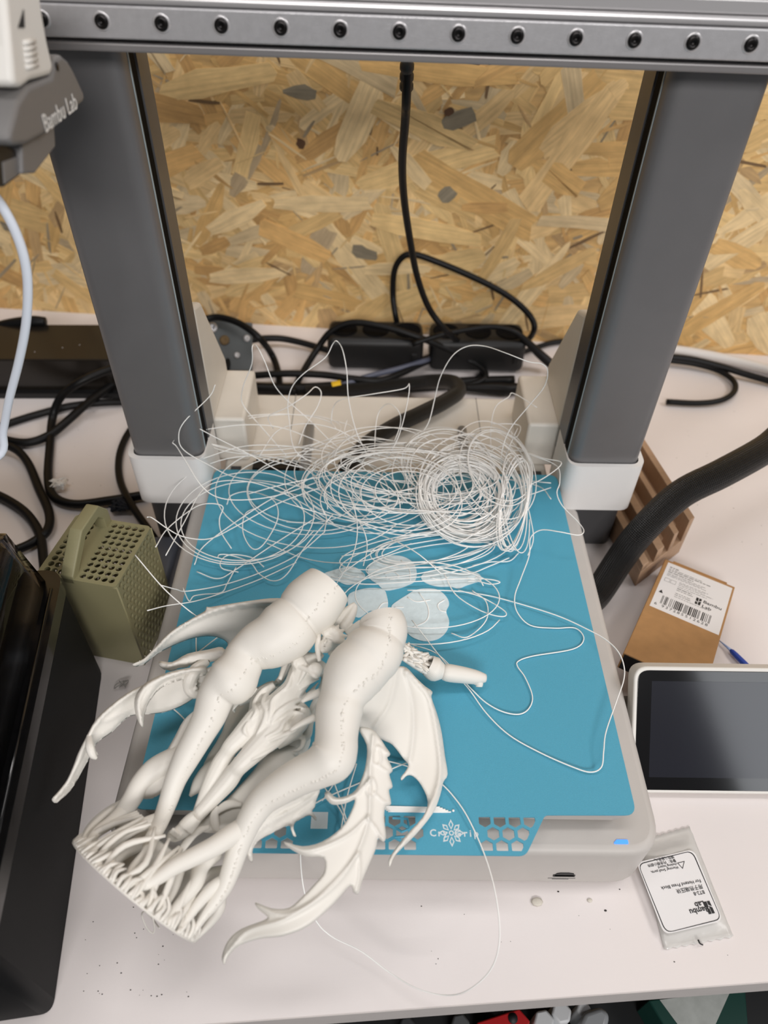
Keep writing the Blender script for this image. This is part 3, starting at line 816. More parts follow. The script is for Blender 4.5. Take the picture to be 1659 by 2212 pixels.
RT = [(824, 1338, 98), (828, 1357, 105), (825, 1374, 106), (823, 1380, 106), (816, 1394, 122), (804, 1412, 130), (794, 1424, 127), (786, 1433, 128), (768, 1452, 132), (752, 1480, 119), (740, 1508, 100), (733, 1535, 102), (730, 1556, 98), (727, 1590, 93), (724, 1618, 98), (714, 1640, 104), (684, 1660, 87), (645, 1678, 79), (605, 1702, 72), (570, 1728, 64), (545, 1762, 57), (526, 1800, 52), (512, 1838, 47), (499, 1878, 42), (486, 1912, 37), (466, 1946, 30), (440, 1980, 20), (416, 2018, 9)]
def offs(rows, hi):
    o = []
    for (x, y, d) in rows:
        t = ((x - 290) * .607 + (1925 - y) * .794) / 775
        k = max(0, min(1, (t - .1) / .6)); k = k * k * (3 - 2 * k)
        lo = .006 + .008 * max(0, min(1, (.16 - t) / .16))
        o.append(lo + (hi - lo) * k)
    return o
def to_rim(rows, o, n_):
    x, y, _ = rows[-1]; dz = rim(rimx(x, y), .97, .0005).z - fz(x, y)
    for k in range(n_):
        t = (k + 1) / n_; i = len(rows) - n_ + k; o[i] = o[i] + (dz - o[i]) * t
    return o
lt_o, rt_o = to_rim(LT, offs(LT, .020), 6), to_rim(RT, offs(RT, .020), 7)
t1 = trunk(LT, lt_o, 'bulging hollow support trunk nearer the left', 2)
t2 = trunk(RT, rt_o, 'bulging hollow support trunk nearer the right', 3)

# ---- branching supports running down to the raft
br = random.Random(5)
def branch(pix, ds, o0=.006, o1=.004, nm='support_branch'):
    n_ = len(pix); pts = []; rr = []
    xe, ye = pix[-1]; tip = rim(rimx(xe, ye), .97, .0004); on_rim = ds[-1] <= 12
    oe = tip.z - fz(xe, ye) if on_rim else o1
    for i, ((x, y), d) in enumerate(zip(pix, ds)):
        z = fz(x, y, o0 + (oe - o0) * (i / (n_ - 1)) ** 1.2); pts.append(P(x, y, z)); rr.append(mmr(x, y, z, d))
    if on_rim: pts[-1] = tip
    return part(nm, MB().tube(pts, rr, 14, 5).mesh(), m_pla_t, fig)
BR = [([(405, 1628), (371, 1645), (335, 1664), (305, 1692), (285, 1726), (262, 1759)], [50, 56, 54, 46, 42, 38], .000, .006),
 ([(266, 1754), (238, 1777), (207, 1800), (192, 1824), (185, 1846)], [36, 28, 24, 19, 10], .006, .012),
 ([(264, 1756), (262, 1786), (254, 1808), (240, 1830)], [32, 26, 20, 12], .005, .004),
 ([(280, 1732), (240, 1752), (208, 1774), (184, 1802), (172, 1828)], [26, 24, 20, 15, 9], -.002, .004),
 ([(262, 1740), (224, 1764), (194, 1792), (178, 1820), (177, 1836)], [20, 18, 16, 12, 8], .002, .008),
 ([(362, 1746), (344, 1768), (318, 1778), (287, 1791), (248, 1818), (226, 1842), (216, 1863), (213, 1884)], [24, 30, 28, 26, 24, 21, 16, 9], .006, .014),
 ([(228, 1840), (208, 1854), (200, 1868)], [14, 12, 8], .013, .014),
 ([(328, 1810), (298, 1829), (262, 1851), (241, 1867), (229, 1881), (223, 1894)], [26, 22, 20, 17, 13, 8], .008, .015),
 ([(264, 1850), (251, 1876), (246, 1905)], [15, 13, 8], .012, .015), ([(318, 1842), (306, 1866), (294, 1890), (288, 1912), (284, 1936)], [20, 18, 15, 12, 8], .006, .013),
 ([(544, 1764), (522, 1790), (494, 1808), (460, 1830), (414, 1853), (377, 1872), (335, 1900), (298, 1920), (284, 1935)], [36, 46, 46, 43, 40, 36, 30, 21, 10], .008, .016),
 ([(310, 1914), (308, 1938), (304, 1958)], [14, 12, 8], .014, .016), ([(386, 1880), (374, 1920), (360, 1948), (352, 1988)], [28, 24, 19, 9], .010, .015),
 ([(372, 1924), (345, 1943), (334, 1961), (328, 1978)], [17, 16, 12, 8], .013, .015),
 ([(470, 1836), (436, 1870), (423, 1909), (396, 1943), (374, 1966), (362, 1994)], [36, 36, 32, 25, 17, 9], .004, .013), ([(424, 1906), (414, 1950), (398, 1984), (386, 2012)], [22, 18, 14, 8], .006, .010),
 ([(480, 1906), (462, 1916), (432, 1948), (406, 1984), (394, 2010)], [30, 27, 24, 17, 9], .006, .012), ([(474, 1930), (475, 1958), (458, 1988), (428, 2016)], [26, 25, 20, 9], -.004, .002),
 ([(494, 1880), (452, 1890), (420, 1922), (402, 1960), (380, 2000)], [24, 26, 22, 16, 8], -.004, .004)]
for row in BR: branch(*row)
sb = MB()
for k in range(64):                                       # stubby root ends along the rim, stems on the hidden side
    th_ = math.radians(-14 + 208 * (k + br.uniform(.2, .8)) / 64)
    L_ = br.uniform(.003, .009)
    a_ = rim(th_, .985, .0004); b_ = rim(th_ + br.uniform(-.05, .05), br.uniform(.92, .96), L_ * .6); c_ = rim(th_ + br.uniform(-.08, .08), br.uniform(.84, .90), L_)
    sb.tube([a_, b_, c_], [.0009, .0011, .0004], 7, 3)
for k in range(12):
    th_ = math.radians(190 + 160 * (k + .5) / 12 + br.uniform(-4, 4))
    a_ = rim(th_, .9, .001); b_ = rim(th_ + br.uniform(-.12, .12), .85, .011); c_ = rim(th_ + br.uniform(-.25, .25), .75, .022)
    sb.tube([a_, b_, c_], [.0012, .0021, .0010], 8, 4)
for k in range(14):                                       # thinner forks leaning between the big branches
    th_ = math.radians(15 + 150 * (k + br.uniform(.1, .9)) / 14)
    a_ = rim(th_, .95, .0006); b_ = rim(th_ + br.uniform(-.15, .15), .80, .013); c_ = rim(th_ + br.uniform(-.3, .3), .60, .026)
    sb.tube([a_, b_, c_], [.0009, .0016, .0007], 8, 4)
part('support_twigs', sb.mesh(), m_pla_t, fig, 'dense short root ends standing on the raft', 'stuff')
raft = part('raft', MB().lathe([(RR_ - .0002, -.0002), (RR_, .0002), (RR_ - .0002, .0006), (RR_ * .9, .0008), (.001, .0008)], DC, AXIS, 56).mesh(), m_pla_t, fig, 'thin round raft the print stood on')
raft.data.set_sharp_from_angle(angle=.7)
ped = MB().lathe([(.0215, .0008), (.0225, .004), (.0205, .008), (.0212, .012), (.0195, .016), (.0202, .019), (.0195, .022), (.014, .0226), (.001, .0226)], DC - UPD * .011 - SD * .002, AXIS, 48)
part('pedestal', ped.mesh(), m_pla, fig, 'stepped round pedestal under the feet')
# raft fringe curl
fc = MB(); c0 = P(312, 1990, .05)
fc.tube([c0 + Vector((.004 * math.sin(a * .9) + a * .0006, .004 * math.cos(a * 1.1), .004 * math.sin(a * 1.7))) for a in [i * .4 for i in range(22)]], .00035, 5, 2)
part('loose_curl', fc.mesh(), m_pla_t, fig)

# ---- the woman: gown, legs, arms, crowned head
body = MB()
def T(pp, offs_, ds, n=14, sub=5):
    pts = []; rr = []
    for i, (x, y) in enumerate(pp):
        o = offs_[i] if isinstance(offs_, (list, tuple)) else offs_
        z = fz(x, y, o); pts.append(P(x, y, z)); rr.append(mmr(x, y, z, ds[i] if isinstance(ds, (list, tuple)) else ds))
    body.tube(pts, rr, n, sub)
def Bl(x, y, o, d, sc=(1, 1, 1)):
    z = fz(x, y, o); body.ball(P(x, y, z), mmr(x, y, z, d), 14, 10, sc)
T([(694, 1410), (684, 1420), (668, 1434), (652, 1456), (635, 1486), (616, 1512), (597, 1540), (578, 1562)], [.008, .008, .006, .006, .006, .006, .005, .004], [19, 26, 60, 58, 50, 62, 80, 66])
T([(630, 1424), (664, 1428), (702, 1446)], [.003, .007, .003], [24, 36, 24])
Bl(645, 1431, .0115, 33); Bl(682, 1447, .0115, 33)
T([(585, 1540), (562, 1550), (540, 1572), (518, 1594), (500, 1612), (490, 1628), (477, 1650), (456, 1690), (438, 1730), (424, 1760)], [.004, .006, .008, .009, .009, .007, .005, .004, .003, .002], [50, 56, 52, 44, 38, 36, 40, 36, 27, 20])
T([(606, 1552), (596, 1572), (566, 1606), (540, 1632), (520, 1652), (508, 1666), (492, 1688), (462, 1722), (430, 1758), (400, 1790)], [.004, .006, .008, .009, .009, .007, .005, .004, .003, .003], [50, 58, 53, 46, 40, 38, 42, 36, 30, 28])
T([(650, 1524), (657, 1544), (646, 1566), (622, 1588), (596, 1608)], [.002, .003, .004, .005, .005], [20, 32, 36, 36, 26])
T([(594, 1480), (570, 1494), (556, 1512), (552, 1534), (544, 1556)], [.004, .004, .004, .005, .006], [18, 28, 30, 30, 26])
T([(590, 1556), (568, 1580), (550, 1598)], [.008, .009, .007], [50, 34, 6])
# folds laid on that surface
from mathutils.bvhtree import BVHTree
bvh = BVHTree.FromPolygons([tuple(q) for q in body.v], body.f)
def surf(x, y, up):
    d_ = _ray(x, y).normalized(); h = bvh.ray_cast(CAM_LOC, d_)
    return (h[0] - d_ * up) if h[0] is not None else F(x, y, .002)
folds = [[(632, 1441), (650, 1441), (667, 1449), (682, 1461), (695, 1458)], [(660, 1428), (659, 1440), (656, 1454), (644, 1478)], [(632, 1451), (622, 1482), (602, 1497)],
         [(600, 1474), (574, 1487), (558, 1502), (548, 1522), (554, 1537), (543, 1553)], [(604, 1482), (579, 1497), (568, 1517), (575, 1537), (569, 1562), (553, 1587)], [(608, 1492), (590, 1512), (585, 1537), (578, 1560)],
         [(688, 1474), (662, 1502), (632, 1517), (602, 1537), (584, 1556)], [(682, 1488), (652, 1512), (617, 1527), (596, 1546)], [(655, 1528), (628, 1528), (600, 1547), (586, 1562)], [(657, 1542), (634, 1540), (614, 1558), (603, 1577), (574, 1592)],
         [(652, 1554), (642, 1564), (637, 1577), (612, 1588), (582, 1602)], [(630, 1584), (602, 1607), (571, 1627), (543, 1642)], [(690, 1466), (668, 1474), (648, 1490)], [(534, 1560), (528, 1578), (536, 1590)], [(640, 1420), (636, 1432), (640, 1444)], [(672, 1436), (668, 1446), (676, 1456)]]
for fo in folds:
    m_ = len(fo); pts = [surf(x, y, .0003) for x, y in fo]
    body.tube(pts, [.0004 if k in (0, m_ - 1) else .00125 for k in range(m_)], 8, 5)
T([(414, 1776), (398, 1791), (384, 1801), (372, 1806), (364, 1812)], [.006, .006, .006, .005, .004], [26, 32, 30, 26, 12])
for k in range(4): T([(376 + k * 5, 1790 + k * 4), (367 + k * 5, 1800 + k * 4)], [.010, .009], [8, 7], 8, 2)  # toes
T([(424, 1764), (412, 1776), (400, 1790)], .006, [30, 36, 38])                                        # boot cuff
T([(630, 1428), (618, 1446), (606, 1468), (584, 1490), (560, 1502), (534, 1512), (516, 1518)], [.002, .002, .001, -.002, -.003, -.004, -.004], [20, 19, 17, 16, 15, 14, 16])
for k in range(4): T([(520, 1508 + k * 2), (508, 1512 + k * 5), (503, 1522 + k * 4), (508, 1530 + k * 3)], [.000, .002, .001, -.001], [7, 6, 5, 4], 7, 3)
T([(702, 1446), (704, 1470), (692, 1500), (678, 1530), (668, 1562), (664, 1586), (652, 1598)], [.000, -.003, -.003, -.003, -.003, -.003, -.003], [24, 22, 20, 20, 20, 20, 20])
T([(658, 1592), (644, 1594), (636, 1600)], [.000, .002, .001], [12, 8, 3], 8, 3); T([(656, 1600), (652, 1614), (640, 1622), (630, 1622)], [.000, .002, .002, .001], [14, 10, 7, 3], 8, 3)
# head: skull, jaw, nose, brow, mouth, then a fan of petals and hair
Bl(712, 1386, .010, 42); Bl(704, 1395, .0125, 32); Bl(698, 1404, .013, 14)
T([(706, 1382), (700, 1391)], [.0165, .0178], [5, 7], 8, 2); T([(698, 1398), (703, 1401)], [.0168, .0164], [4, 4], 6, 2)
T([(698, 1378), (707, 1376), (716, 1380), (722, 1388)], [.0150, .0160, .0158, .0140], [3, 6, 6, 3], 6, 3)
for a, b_ in ((692, 1354), (704, 1347), (718, 1345), (732, 1350), (744, 1360), (752, 1374), (753, 1390)):
    T([(710, 1378), ((712 + a) / 2, (1378 + b_) / 2), (a, b_)], [.0135, .0150, .0105], [10, 17, 4], 10, 4)
T([(714, 1406), (724, 1418), (718, 1434), (704, 1450)], [.007, .006, .005, .004], [18, 17, 14, 8])
T([(724, 1398), (738, 1402), (746, 1398)], [.008, .007, .006], [15, 12, 4])
bo = part('figure', fuse(body.mesh(), .00045, 2, .5), m_pla, fig, 'slender woman in a clinging folded gown, crowned with petals')
# tail and skirts behind the legs
tl = MB()
def TT(pp, o, ds):
    pts = []; rr = []
    for i, (x, y) in enumerate(pp):
        z = fz(x, y, o); pts.append(P(x, y, z)); rr.append(mmr(x, y, z, ds[i]))
    tl.tube(pts, rr, 18, 5)
TT([(640, 1610), (610, 1650), (575, 1690), (545, 1720), (500, 1756), (455, 1776), (420, 1790)], -.005, [10, 80, 76, 72, 60, 46, 8])
TT([(620, 1560), (640, 1600), (650, 1640)], -.008, [10, 64, 10])
TT([(520, 1640), (470, 1660), (435, 1690), (410, 1720)], -.006, [10, 46, 38, 6])
part('tail', tl.mesh(), m_pla, fig, 'thick smooth tail behind the legs')
for pp in ([(522, 1738), (496, 1737), (476, 1747), (464, 1764)], [(472, 1742), (463, 1762), (466, 1786), (474, 1796)], [(452, 1786), (420, 1800), (396, 1830), (384, 1856)]):
    part('gown_ribbon', MB().tube([F(x, y, .003) for x, y in pp], [.0010, .0022, .0020, .0004], 10, 6, squash=.4).mesh(), m_pla, fig)
# thin sticks propping the figure, splintered prongs above the crown
for pp, o, d in (([(627, 1578), (652, 1563), (682, 1549)], .011, [9, 13, 17]), ([(652, 1516), (668, 1506), (692, 1496)], .010, [7, 14, 20]), ([(690, 1428), (686, 1395), (692, 1352)], .014, [8, 13, 9]), ([(604, 1468), (612, 1446), (620, 1424)], .008, [9, 12, 15]), ([(540, 1506), (546, 1496), (552, 1486)], .01, [4, 8, 10])):
    pts = [F(x, y, o) for x, y in pp]
    part('support_stick', MB().tube(pts, [mmr(x, y, fz(x, y, o), q) for (x, y), q in zip(pp, d)], 10, 4).mesh(), m_pla_t, fig)
pg = MB()
for pp in ([(712, 1358), (732, 1336), (752, 1318), (768, 1304)], [(738, 1362), (752, 1342), (762, 1322), (768, 1306)], [(726, 1350), (730, 1330), (742, 1318)], [(752, 1374), (768, 1358), (782, 1346)], [(756, 1366), (776, 1362)]):
    pts = [F(x, y, .008 + .001 * k) for k, (x, y) in enumerate(pp)]
    pg.tube(pts, [.0026, .0028, .0024, .0014][:len(pts)] if len(pts) > 2 else [.0018, .001], 9, 4)
part('splintered_prongs', fuse(pg.mesh(), .0005, 2), m_pla_t, fig)

# ---- broken forearm support on the plate, right of the trunk
ab = MB()
z1 = .074
ab.tube([P(952, 1449, .074), P(966, 1453, .073), P(1000, 1458, .071), P(1030, 1463, .069), P(1049, 1465, .068)], [mmr(960, 1450, .07, d) for d in (26, 38, 36, 30, 18)], 16, 4)
ab.tube([P(1022, 1464, .069), P(1034, 1474, .067), P(1035, 1484, .0655)], [mmr(960, 1450, .07, d) for d in (22, 20, 14)], 12, 4)
ab.tube([P(924, 1437, .078), P(940, 1446, .076), P(956, 1450, .075)], [mmr(940, 1446, .07, d) for d in (44, 52, 34)], 18, 3, cap=False)
ar = random.Random(3)
for k in range(70):
    t = ar.random(); x = 874 + 58 * t; y = 1410 + 30 * t + ar.uniform(-17, 15) * (1 - .2 * t)
    if .45 < t < .75 and -4 < y - (1410 + 30 * t) < 8 and ar.random() < .8: continue
    a = P(x, y, .094 - .020 * t + ar.uniform(-.0015, .0015)); ang = ar.gauss(.6, .7)
    d_ = Vector((math.cos(ang), -math.sin(ang), ar.uniform(-.3, .3))) * ar.uniform(.002, .0055)
    ab.tube([a - d_, a, a + d_], [.0005, ar.uniform(.0009, .0017), .0005], 6, 2)
for yy in (-15, 14):
    ab.tube([P(872, 1412 + yy * .8, .094), P(892, 1422 + yy, .086), P(912, 1432 + yy * 1.1, .080), P(934, 1442 + yy * 1.2, .076)], [.0012, .0016, .0016, .0012], 8, 3)
part('broken_support', ab.mesh(), m_pla_t, fig, 'broken ragged support arm lying on the plate')
for side in (0,):
    bl = MB()
    for (x, y, z) in [(x, y, .09) for x, y in ((300, 1430), (318, 1420), (330, 1410), (404, 1350), (392, 1356))] + [(x, y, .092) for x, y in ((150, 1700), (158, 1690), (210, 1632), (118, 1724), (206, 1626))]:
        for k in range(4): bl.ball(P(x + br.uniform(-5, 5), y + br.uniform(-5, 5), z - .001), br.uniform(.0002, .0004), 6, 4)
    part('print_warts', bl.mesh(), m_pla_t, fig, None, 'stuff')
# ================================================================== loose filament and flat scraps
m_fil = M('white_filament_strand', (246, 245, 242), .45, sss=.0)
m_scrap = M('thin_pale_first_layer', (212, 227, 232), .5, var=.05, vscale=250, bump=.3, bscale=1200)
tg = thing('filament_tangle', 'bird nest of loose white filament spread over the back of the plate', 'filament tangle', (P(900, 1100, ZP).x, P(900, 1100, ZP).y, ZP))
FR = .00038
def H(x, y, h): return P(x, y, ZP + h)
def strand(pts, r=FR, lab=None, n=6, sub=6):
    q = [H(*p) if len(p) == 3 else Vector(p[:3]) for p in pts]
    return part('strand', MB().tube(q, r, n, sub).mesh(), m_fil, tg, lab)
def ramp(px, hs):
    """pixels with heights spread evenly over hs"""
    n_ = len(px); out = []
    for i, (x, y) in enumerate(px):
        t = i / (n_ - 1) * (len(hs) - 1); k = min(int(t), len(hs) - 2)
        out.append((x, y, (hs[k] + (hs[k + 1] - hs[k]) * (t - k)) / 1000.0))
    return out
S = [
 ([(620, 985), (567, 925), (525, 874), (525, 836), (544, 786), (545, 748), (555, 748), (572, 781), (593, 832), (622, 866), (669, 908), (711, 950), (753, 985)], [8, 40, 95, 70, 30, 10]),
 ([(700, 1010), (639, 975), (625, 908), (622, 870), (631, 836), (656, 807), (702, 773), (719, 743), (728, 737), (740, 756), (749, 802), (753, 862), (770, 933), (795, 985)], [8, 40, 70, 95, 60, 12]),
 ([(870, 985), (905, 942), (926, 912), (939, 862), (951, 815), (977, 769), (1010, 748), (1048, 748), (1091, 762), (1141, 781), (1171, 786), (1183, 802), (1175, 836), (1141, 878), (1103, 925), (1086, 967), (1082, 1010)], [10, 40, 90, 100, 95, 50, 12]),
 ([(715, 915), (720, 880), (740, 862), (800, 852), (871, 840), (884, 830), (880, 870), (863, 937), (840, 985)], [14, 50, 60, 20]),
 ([(590, 925), (580, 900), (620, 880), (662, 852), (681, 836), (694, 849), (685, 880), (660, 920), (645, 960)], [12, 45, 40, 12]),
 ([(465, 831), (452, 857), (398, 911), (386, 944), (398, 973), (452, 1005), (506, 1030), (600, 1043), (700, 1060)], [75, 60, 40, 10, 6]),
 ([(700, 1020), (600, 998), (470, 962), (416, 953), (384, 948), (373, 956), (381, 964), (398, 991), (434, 1048), (470, 1074), (524, 1080), (600, 1070), (690, 1040)], [8, 20, 45, 40, 18, 6]),
 ([(416, 918), (470, 947), (542, 983), (600, 1016), (680, 1060), (740, 1100)], [50, 30, 10, 5]),
 ([(318, 1117), (329, 1119), (362, 1142), (398, 1160), (452, 1164), (506, 1139), (600, 1088), (700, 1050)], [40, 30, 14, 8]),
 ([(336, 1182), (362, 1142), (416, 1099), (448, 1088), (481, 1094), (474, 1121), (478, 1150), (500, 1185)], [35, 22, 10, 3]),
 ([(358, 1200), (398, 1128), (434, 1063), (470, 1041), (524, 1039), (579, 1052), (650, 1085), (720, 1130)], [35, 25, 12, 4]),
 ([(292, 1199), (347, 1264), (385, 1300), (420, 1328), (446, 1345)], [48, 30, 16]),
 ([(347, 1264), (380, 1273), (405, 1277), (480, 1264), (560, 1238), (640, 1200), (700, 1150)], [30, 10, 4, 8]),
 ([(318, 1319), (362, 1308), (420, 1299), (480, 1281), (560, 1252), (640, 1215)], [30, 14, 4, 4]),
 ([(395, 1270), (408, 1298), (418, 1288), (440, 1284), (478, 1280), (490, 1262), (510, 1225)], [6, 4, 3]),
 ([(1040, 985), (1095, 961), (1152, 984), (1203, 1007), (1209, 1042), (1203, 1065), (1215, 1093), (1249, 1128), (1261, 1147), (1249, 1156), (1209, 1149), (1169, 1145), (1146, 1162), (1143, 1200), (1125, 1250), (1112, 1288), (1117, 1322), (1146, 1351), (1198, 1357), (1243, 1357), (1261, 1380), (1238, 1402), (1152, 1417), (1120, 1428), (1118, 1440), (1134, 1463), (1150, 1504), (1142, 1531), (1120, 1543), (1085, 1537), (1050, 1518), (1020, 1490), (985, 1452), (940, 1410), (880, 1390)],
  [18, 30, 20, 25, 8, 1, 1, 1, 1, 2, 5]),
 ([(1100, 1060), (1123, 1053), (1169, 1036), (1213, 1001), (1175, 990), (1130, 975), (1080, 970)], [10, 20, 32, 26, 14]),
 ([(880, 1275), (970, 1276), (1040, 1284), (1100, 1298), (1201, 1329), (1268, 1359), (1309, 1382), (1336, 1409), (1348, 1440), (1347, 1470), (1332, 1514), (1309, 1581), (1304, 1622), (1299, 1657), (1275, 1668), (1235, 1656), (1167, 1626), (1100, 1588), (1050, 1540), (1010, 1485), (960, 1430), (890, 1340)], [3, 2, 4, 8, 8, 6, 2, 1, 2, 6]),
 ([(1020, 1276), (1050, 1300), (1050, 1340), (1010, 1376), (975, 1368)], [3, 5, 2]),
 ([(990, 1275), (1040, 1290), (1090, 1320), (1085, 1332), (1040, 1320), (985, 1285), (960, 1240)], [3, 5, 3]),
 ([(700, 1250), (790, 1262), (900, 1256), (1010, 1250), (1060, 1252), (1080, 1258), (1060, 1262), (1030, 1255)], [6, 4, 3]),
 ([(470, 1205), (475, 1198), (500, 1200), (540, 1215), (560, 1240), (590, 1255), (620, 1240), (660, 1180), (720, 1110)], [3, 3, 5, 10]),
 ([(515, 1236), (480, 1228), (478, 1210), (500, 1198), (545, 1205), (570, 1225)], [2, 3, 3]),
 ([(490, 1090), (500, 1070), (540, 1062), (590, 1080), (600, 1120), (570, 1175), (545, 1185), (525, 1150), (530, 1110), (560, 1095)], [4, 8, 4]),
 ([(420, 1220), (440, 1180), (520, 1120), (600, 1070), (700, 1020), (790, 990)], [3, 8, 14]),
 ([(425, 1235), (470, 1250), (510, 1230), (600, 1170), (680, 1120)], [2, 3, 8]),
 ([(1100, 1205), (1060, 1222), (1010, 1240), (960, 1232), (920, 1212)], [3, 2, 4]),
 ([(1120, 1195), (1100, 1212), (1060, 1214), (1020, 1222)], [2, 2]),
 ([(1140, 1200), (1152, 1165), (1146, 1120), (1130, 1060), (1105, 1010), (1060, 985)], [4, 12, 16]),
 ([(1118, 925), (1098, 970), (1088, 1000)], [30, 12]),
 ([(1060, 915), (1120, 918), (1119, 940), (1108, 944), (1104, 930)], [24, 30]),
 ([(1160, 880), (1110, 850), (1098, 858), (1070, 880), (1060, 930), (1062, 990)], [40, 36, 14]),
 ([(750, 905), (745, 940), (775, 965), (840, 985)], [24, 12]),
 ([(808, 985), (815, 900), (838, 872), (862, 890), (864, 920), (845, 970)], [14, 50, 14]),
 ([(560, 985), (600, 930), (660, 915), (720, 925), (760, 945), (820, 985)], [14, 30, 14]),
 ([(430, 930), (520, 918), (600, 922), (680, 950), (760, 985)], [36, 24, 14]),
 ([(440, 990), (520, 965), (600, 962), (700, 975), (800, 1005)], [26, 18, 12]),
 ([(700, 1700), (740, 1760), (752, 1830)], [4, 2]),
]
for px, hs in S: strand(ramp(px, hs))
# loop hanging off the front of the plate down to the desk
def hang(px, zs):
    n_ = len(px); out = []
    for i, (x, y) in enumerate(px):
        t = i / (n_ - 1) * (len(zs) - 1); k = min(int(t), len(zs) - 2)
        out.append(P(x, y, zs[k] + (zs[k + 1] - zs[k]) * (t - k)))
    return out
part('strand', MB().tube(hang([(940, 1680), (975, 1715), (1010, 1765), (1048, 1850), (1072, 1940), (1079, 2030), (1060, 2095), (1010, 2140), (960, 2150), (900, 2135), (840, 2100), (780, 2055), (715, 2022), (680, 1985), (657, 1925), (649, 1850), (655, 1800), (690, 1740), (730, 1680)], [.0615, .0625, .060, .040, .020, .012, .016, .030, .055, .064]), .00036, 6, 6).mesh(), m_fil, tg, 'thin strand looping down over the desk in front')
for px in ([(700, 1640), (725, 1700), (748, 1770)], [(770, 1650), (750, 1720), (735, 1800)], [(640, 1760), (700, 1725), (780, 1690), (860, 1655), (900, 1640)], [(820, 1640), (870, 1652), (905, 1664)], [(360, 1520), (390, 1545), (420, 1580)], [(440, 1330), (430, 1345), (424, 1372), (424, 1420)], [(424, 1412), (480, 1370), (520, 1350)]):
    strand([(x, y, .003) for x, y in px], .0004)
# the coils themselves
cr = random.Random(11)
def nz(t, s): return noise.noise(Vector((t, s * 7.3, s * 3.1)))
def coil(cx, cy, rx, ry, turns, seed, h0, h1, jit, drift, per=18, r=FR, tilt=0.0, ph0=0.0, rot0=0.0):
    """continuous loops; centre by pixel on the plate, radii in metres, far side lifted by tilt"""
    c = H(cx, cy, 0); pts = []
    N = int(turns * per)
    for i in range(N):
        t = i / per; a = 2 * math.pi * t + ph0
        k = 1 + jit * nz(t * .45, seed) * 1.7
        ox = drift * 1.8 * nz(t * .22, seed + 1); oy = drift * 1.8 * nz(t * .22, seed + 2)
        rot = rot0 + .5 * nz(t * .17, seed + 8)
        ex_, ey_ = rx * k * math.cos(a), ry * k * math.sin(a) * (1 + .3 * nz(t * .3, seed + 6))
        hh = h0 + (h1 - h0) * (.5 + .9 * nz(t * .35, seed + 3)) + tilt * (.5 + .5 * math.sin(a))
        pts.append(Vector((c.x + ox + ex_ * math.cos(rot) - ey_ * math.sin(rot), c.y + oy + ex_ * math.sin(rot) + ey_ * math.cos(rot), ZP + max(.0008, hh))))
    return MB().tube(pts, r, 5, 3)
core = MB()
def addc(b): core.add(b.v, b.f)
addc(coil(1000, 1110, .030, .031, 20, 1.3, .001, .012, .15, .006, tilt=.016))
addc(coil(985, 1100, .023, .025, 20, 2.1, .001, .016, .22, .008, tilt=.014))
addc(coil(1015, 1095, .035, .036, 9, 3.3, .001, .012, .12, .005, tilt=.020))
addc(coil(1105, 1120, .0085, .034, 9, 4.2, .002, .012, .10, .003, tilt=.016, rot0=-.15))
addc(coil(870, 1075, .040, .026, 12, 5.9, .001, .016, .3, .020, tilt=.012))
addc(coil(770, 1080, .042, .028, 9, 6.4, .001, .012, .35, .024, tilt=.010))
addc(coil(880, 1035, .060, .018, 5, 7.7, .004, .018, .3, .018, tilt=.012))
addc(coil(700, 1120, .048, .032, 4, 8.8, .001, .008, .4, .026, tilt=.006))
addc(coil(600, 1130, .042, .034, 3, 9.1, .001, .008, .4, .028, tilt=.006))
addc(coil(960, 1185, .045, .014, 4, 10.5, .001, .006, .3, .014))
addc(coil(900, 1195, .055, .014, 3, 12.5, .001, .006, .4, .02))
addc(coil(940, 1070, .030, .030, 12, 21.5, .001, .018, .3, .014, tilt=.014))
addc(coil(1060, 1060, .022, .030, 6, 23.5, .004, .018, .25, .010, tilt=.016))
addc(coil(600, 1000, .055, .020, 2.2, 14.5, .010, .024, .3, .03))
addc(coil(850, 1290, .045, .022, 2.0, 15.5, .003, .007, .4, .03))
for i in range(18):                                       # loose ends crossing the heap
    a = cr.uniform(0, 2 * math.pi); x, y = cr.uniform(640, 1080), cr.uniform(1010, 1190)
    L = cr.uniform(90, 230); bend = cr.uniform(-80, 80)
    pp = []
    for t in (-1, -.5, 0, .5, 1):
        pp.append((x + math.cos(a) * L * t - math.sin(a) * bend * (1 - t * t), y + (math.sin(a) * L * t + math.cos(a) * bend * (1 - t * t)) * .55, cr.uniform(.001, .018)))
    core.tube([H(max(430, min(1190, q[0])), max(990, min(1300, q[1])), q[2]) for q in pp], FR, 5, 5)
part('tangled_coils', core.mesh(), m_fil, tg, 'dense coils at the heart of the tangle', 'stuff')

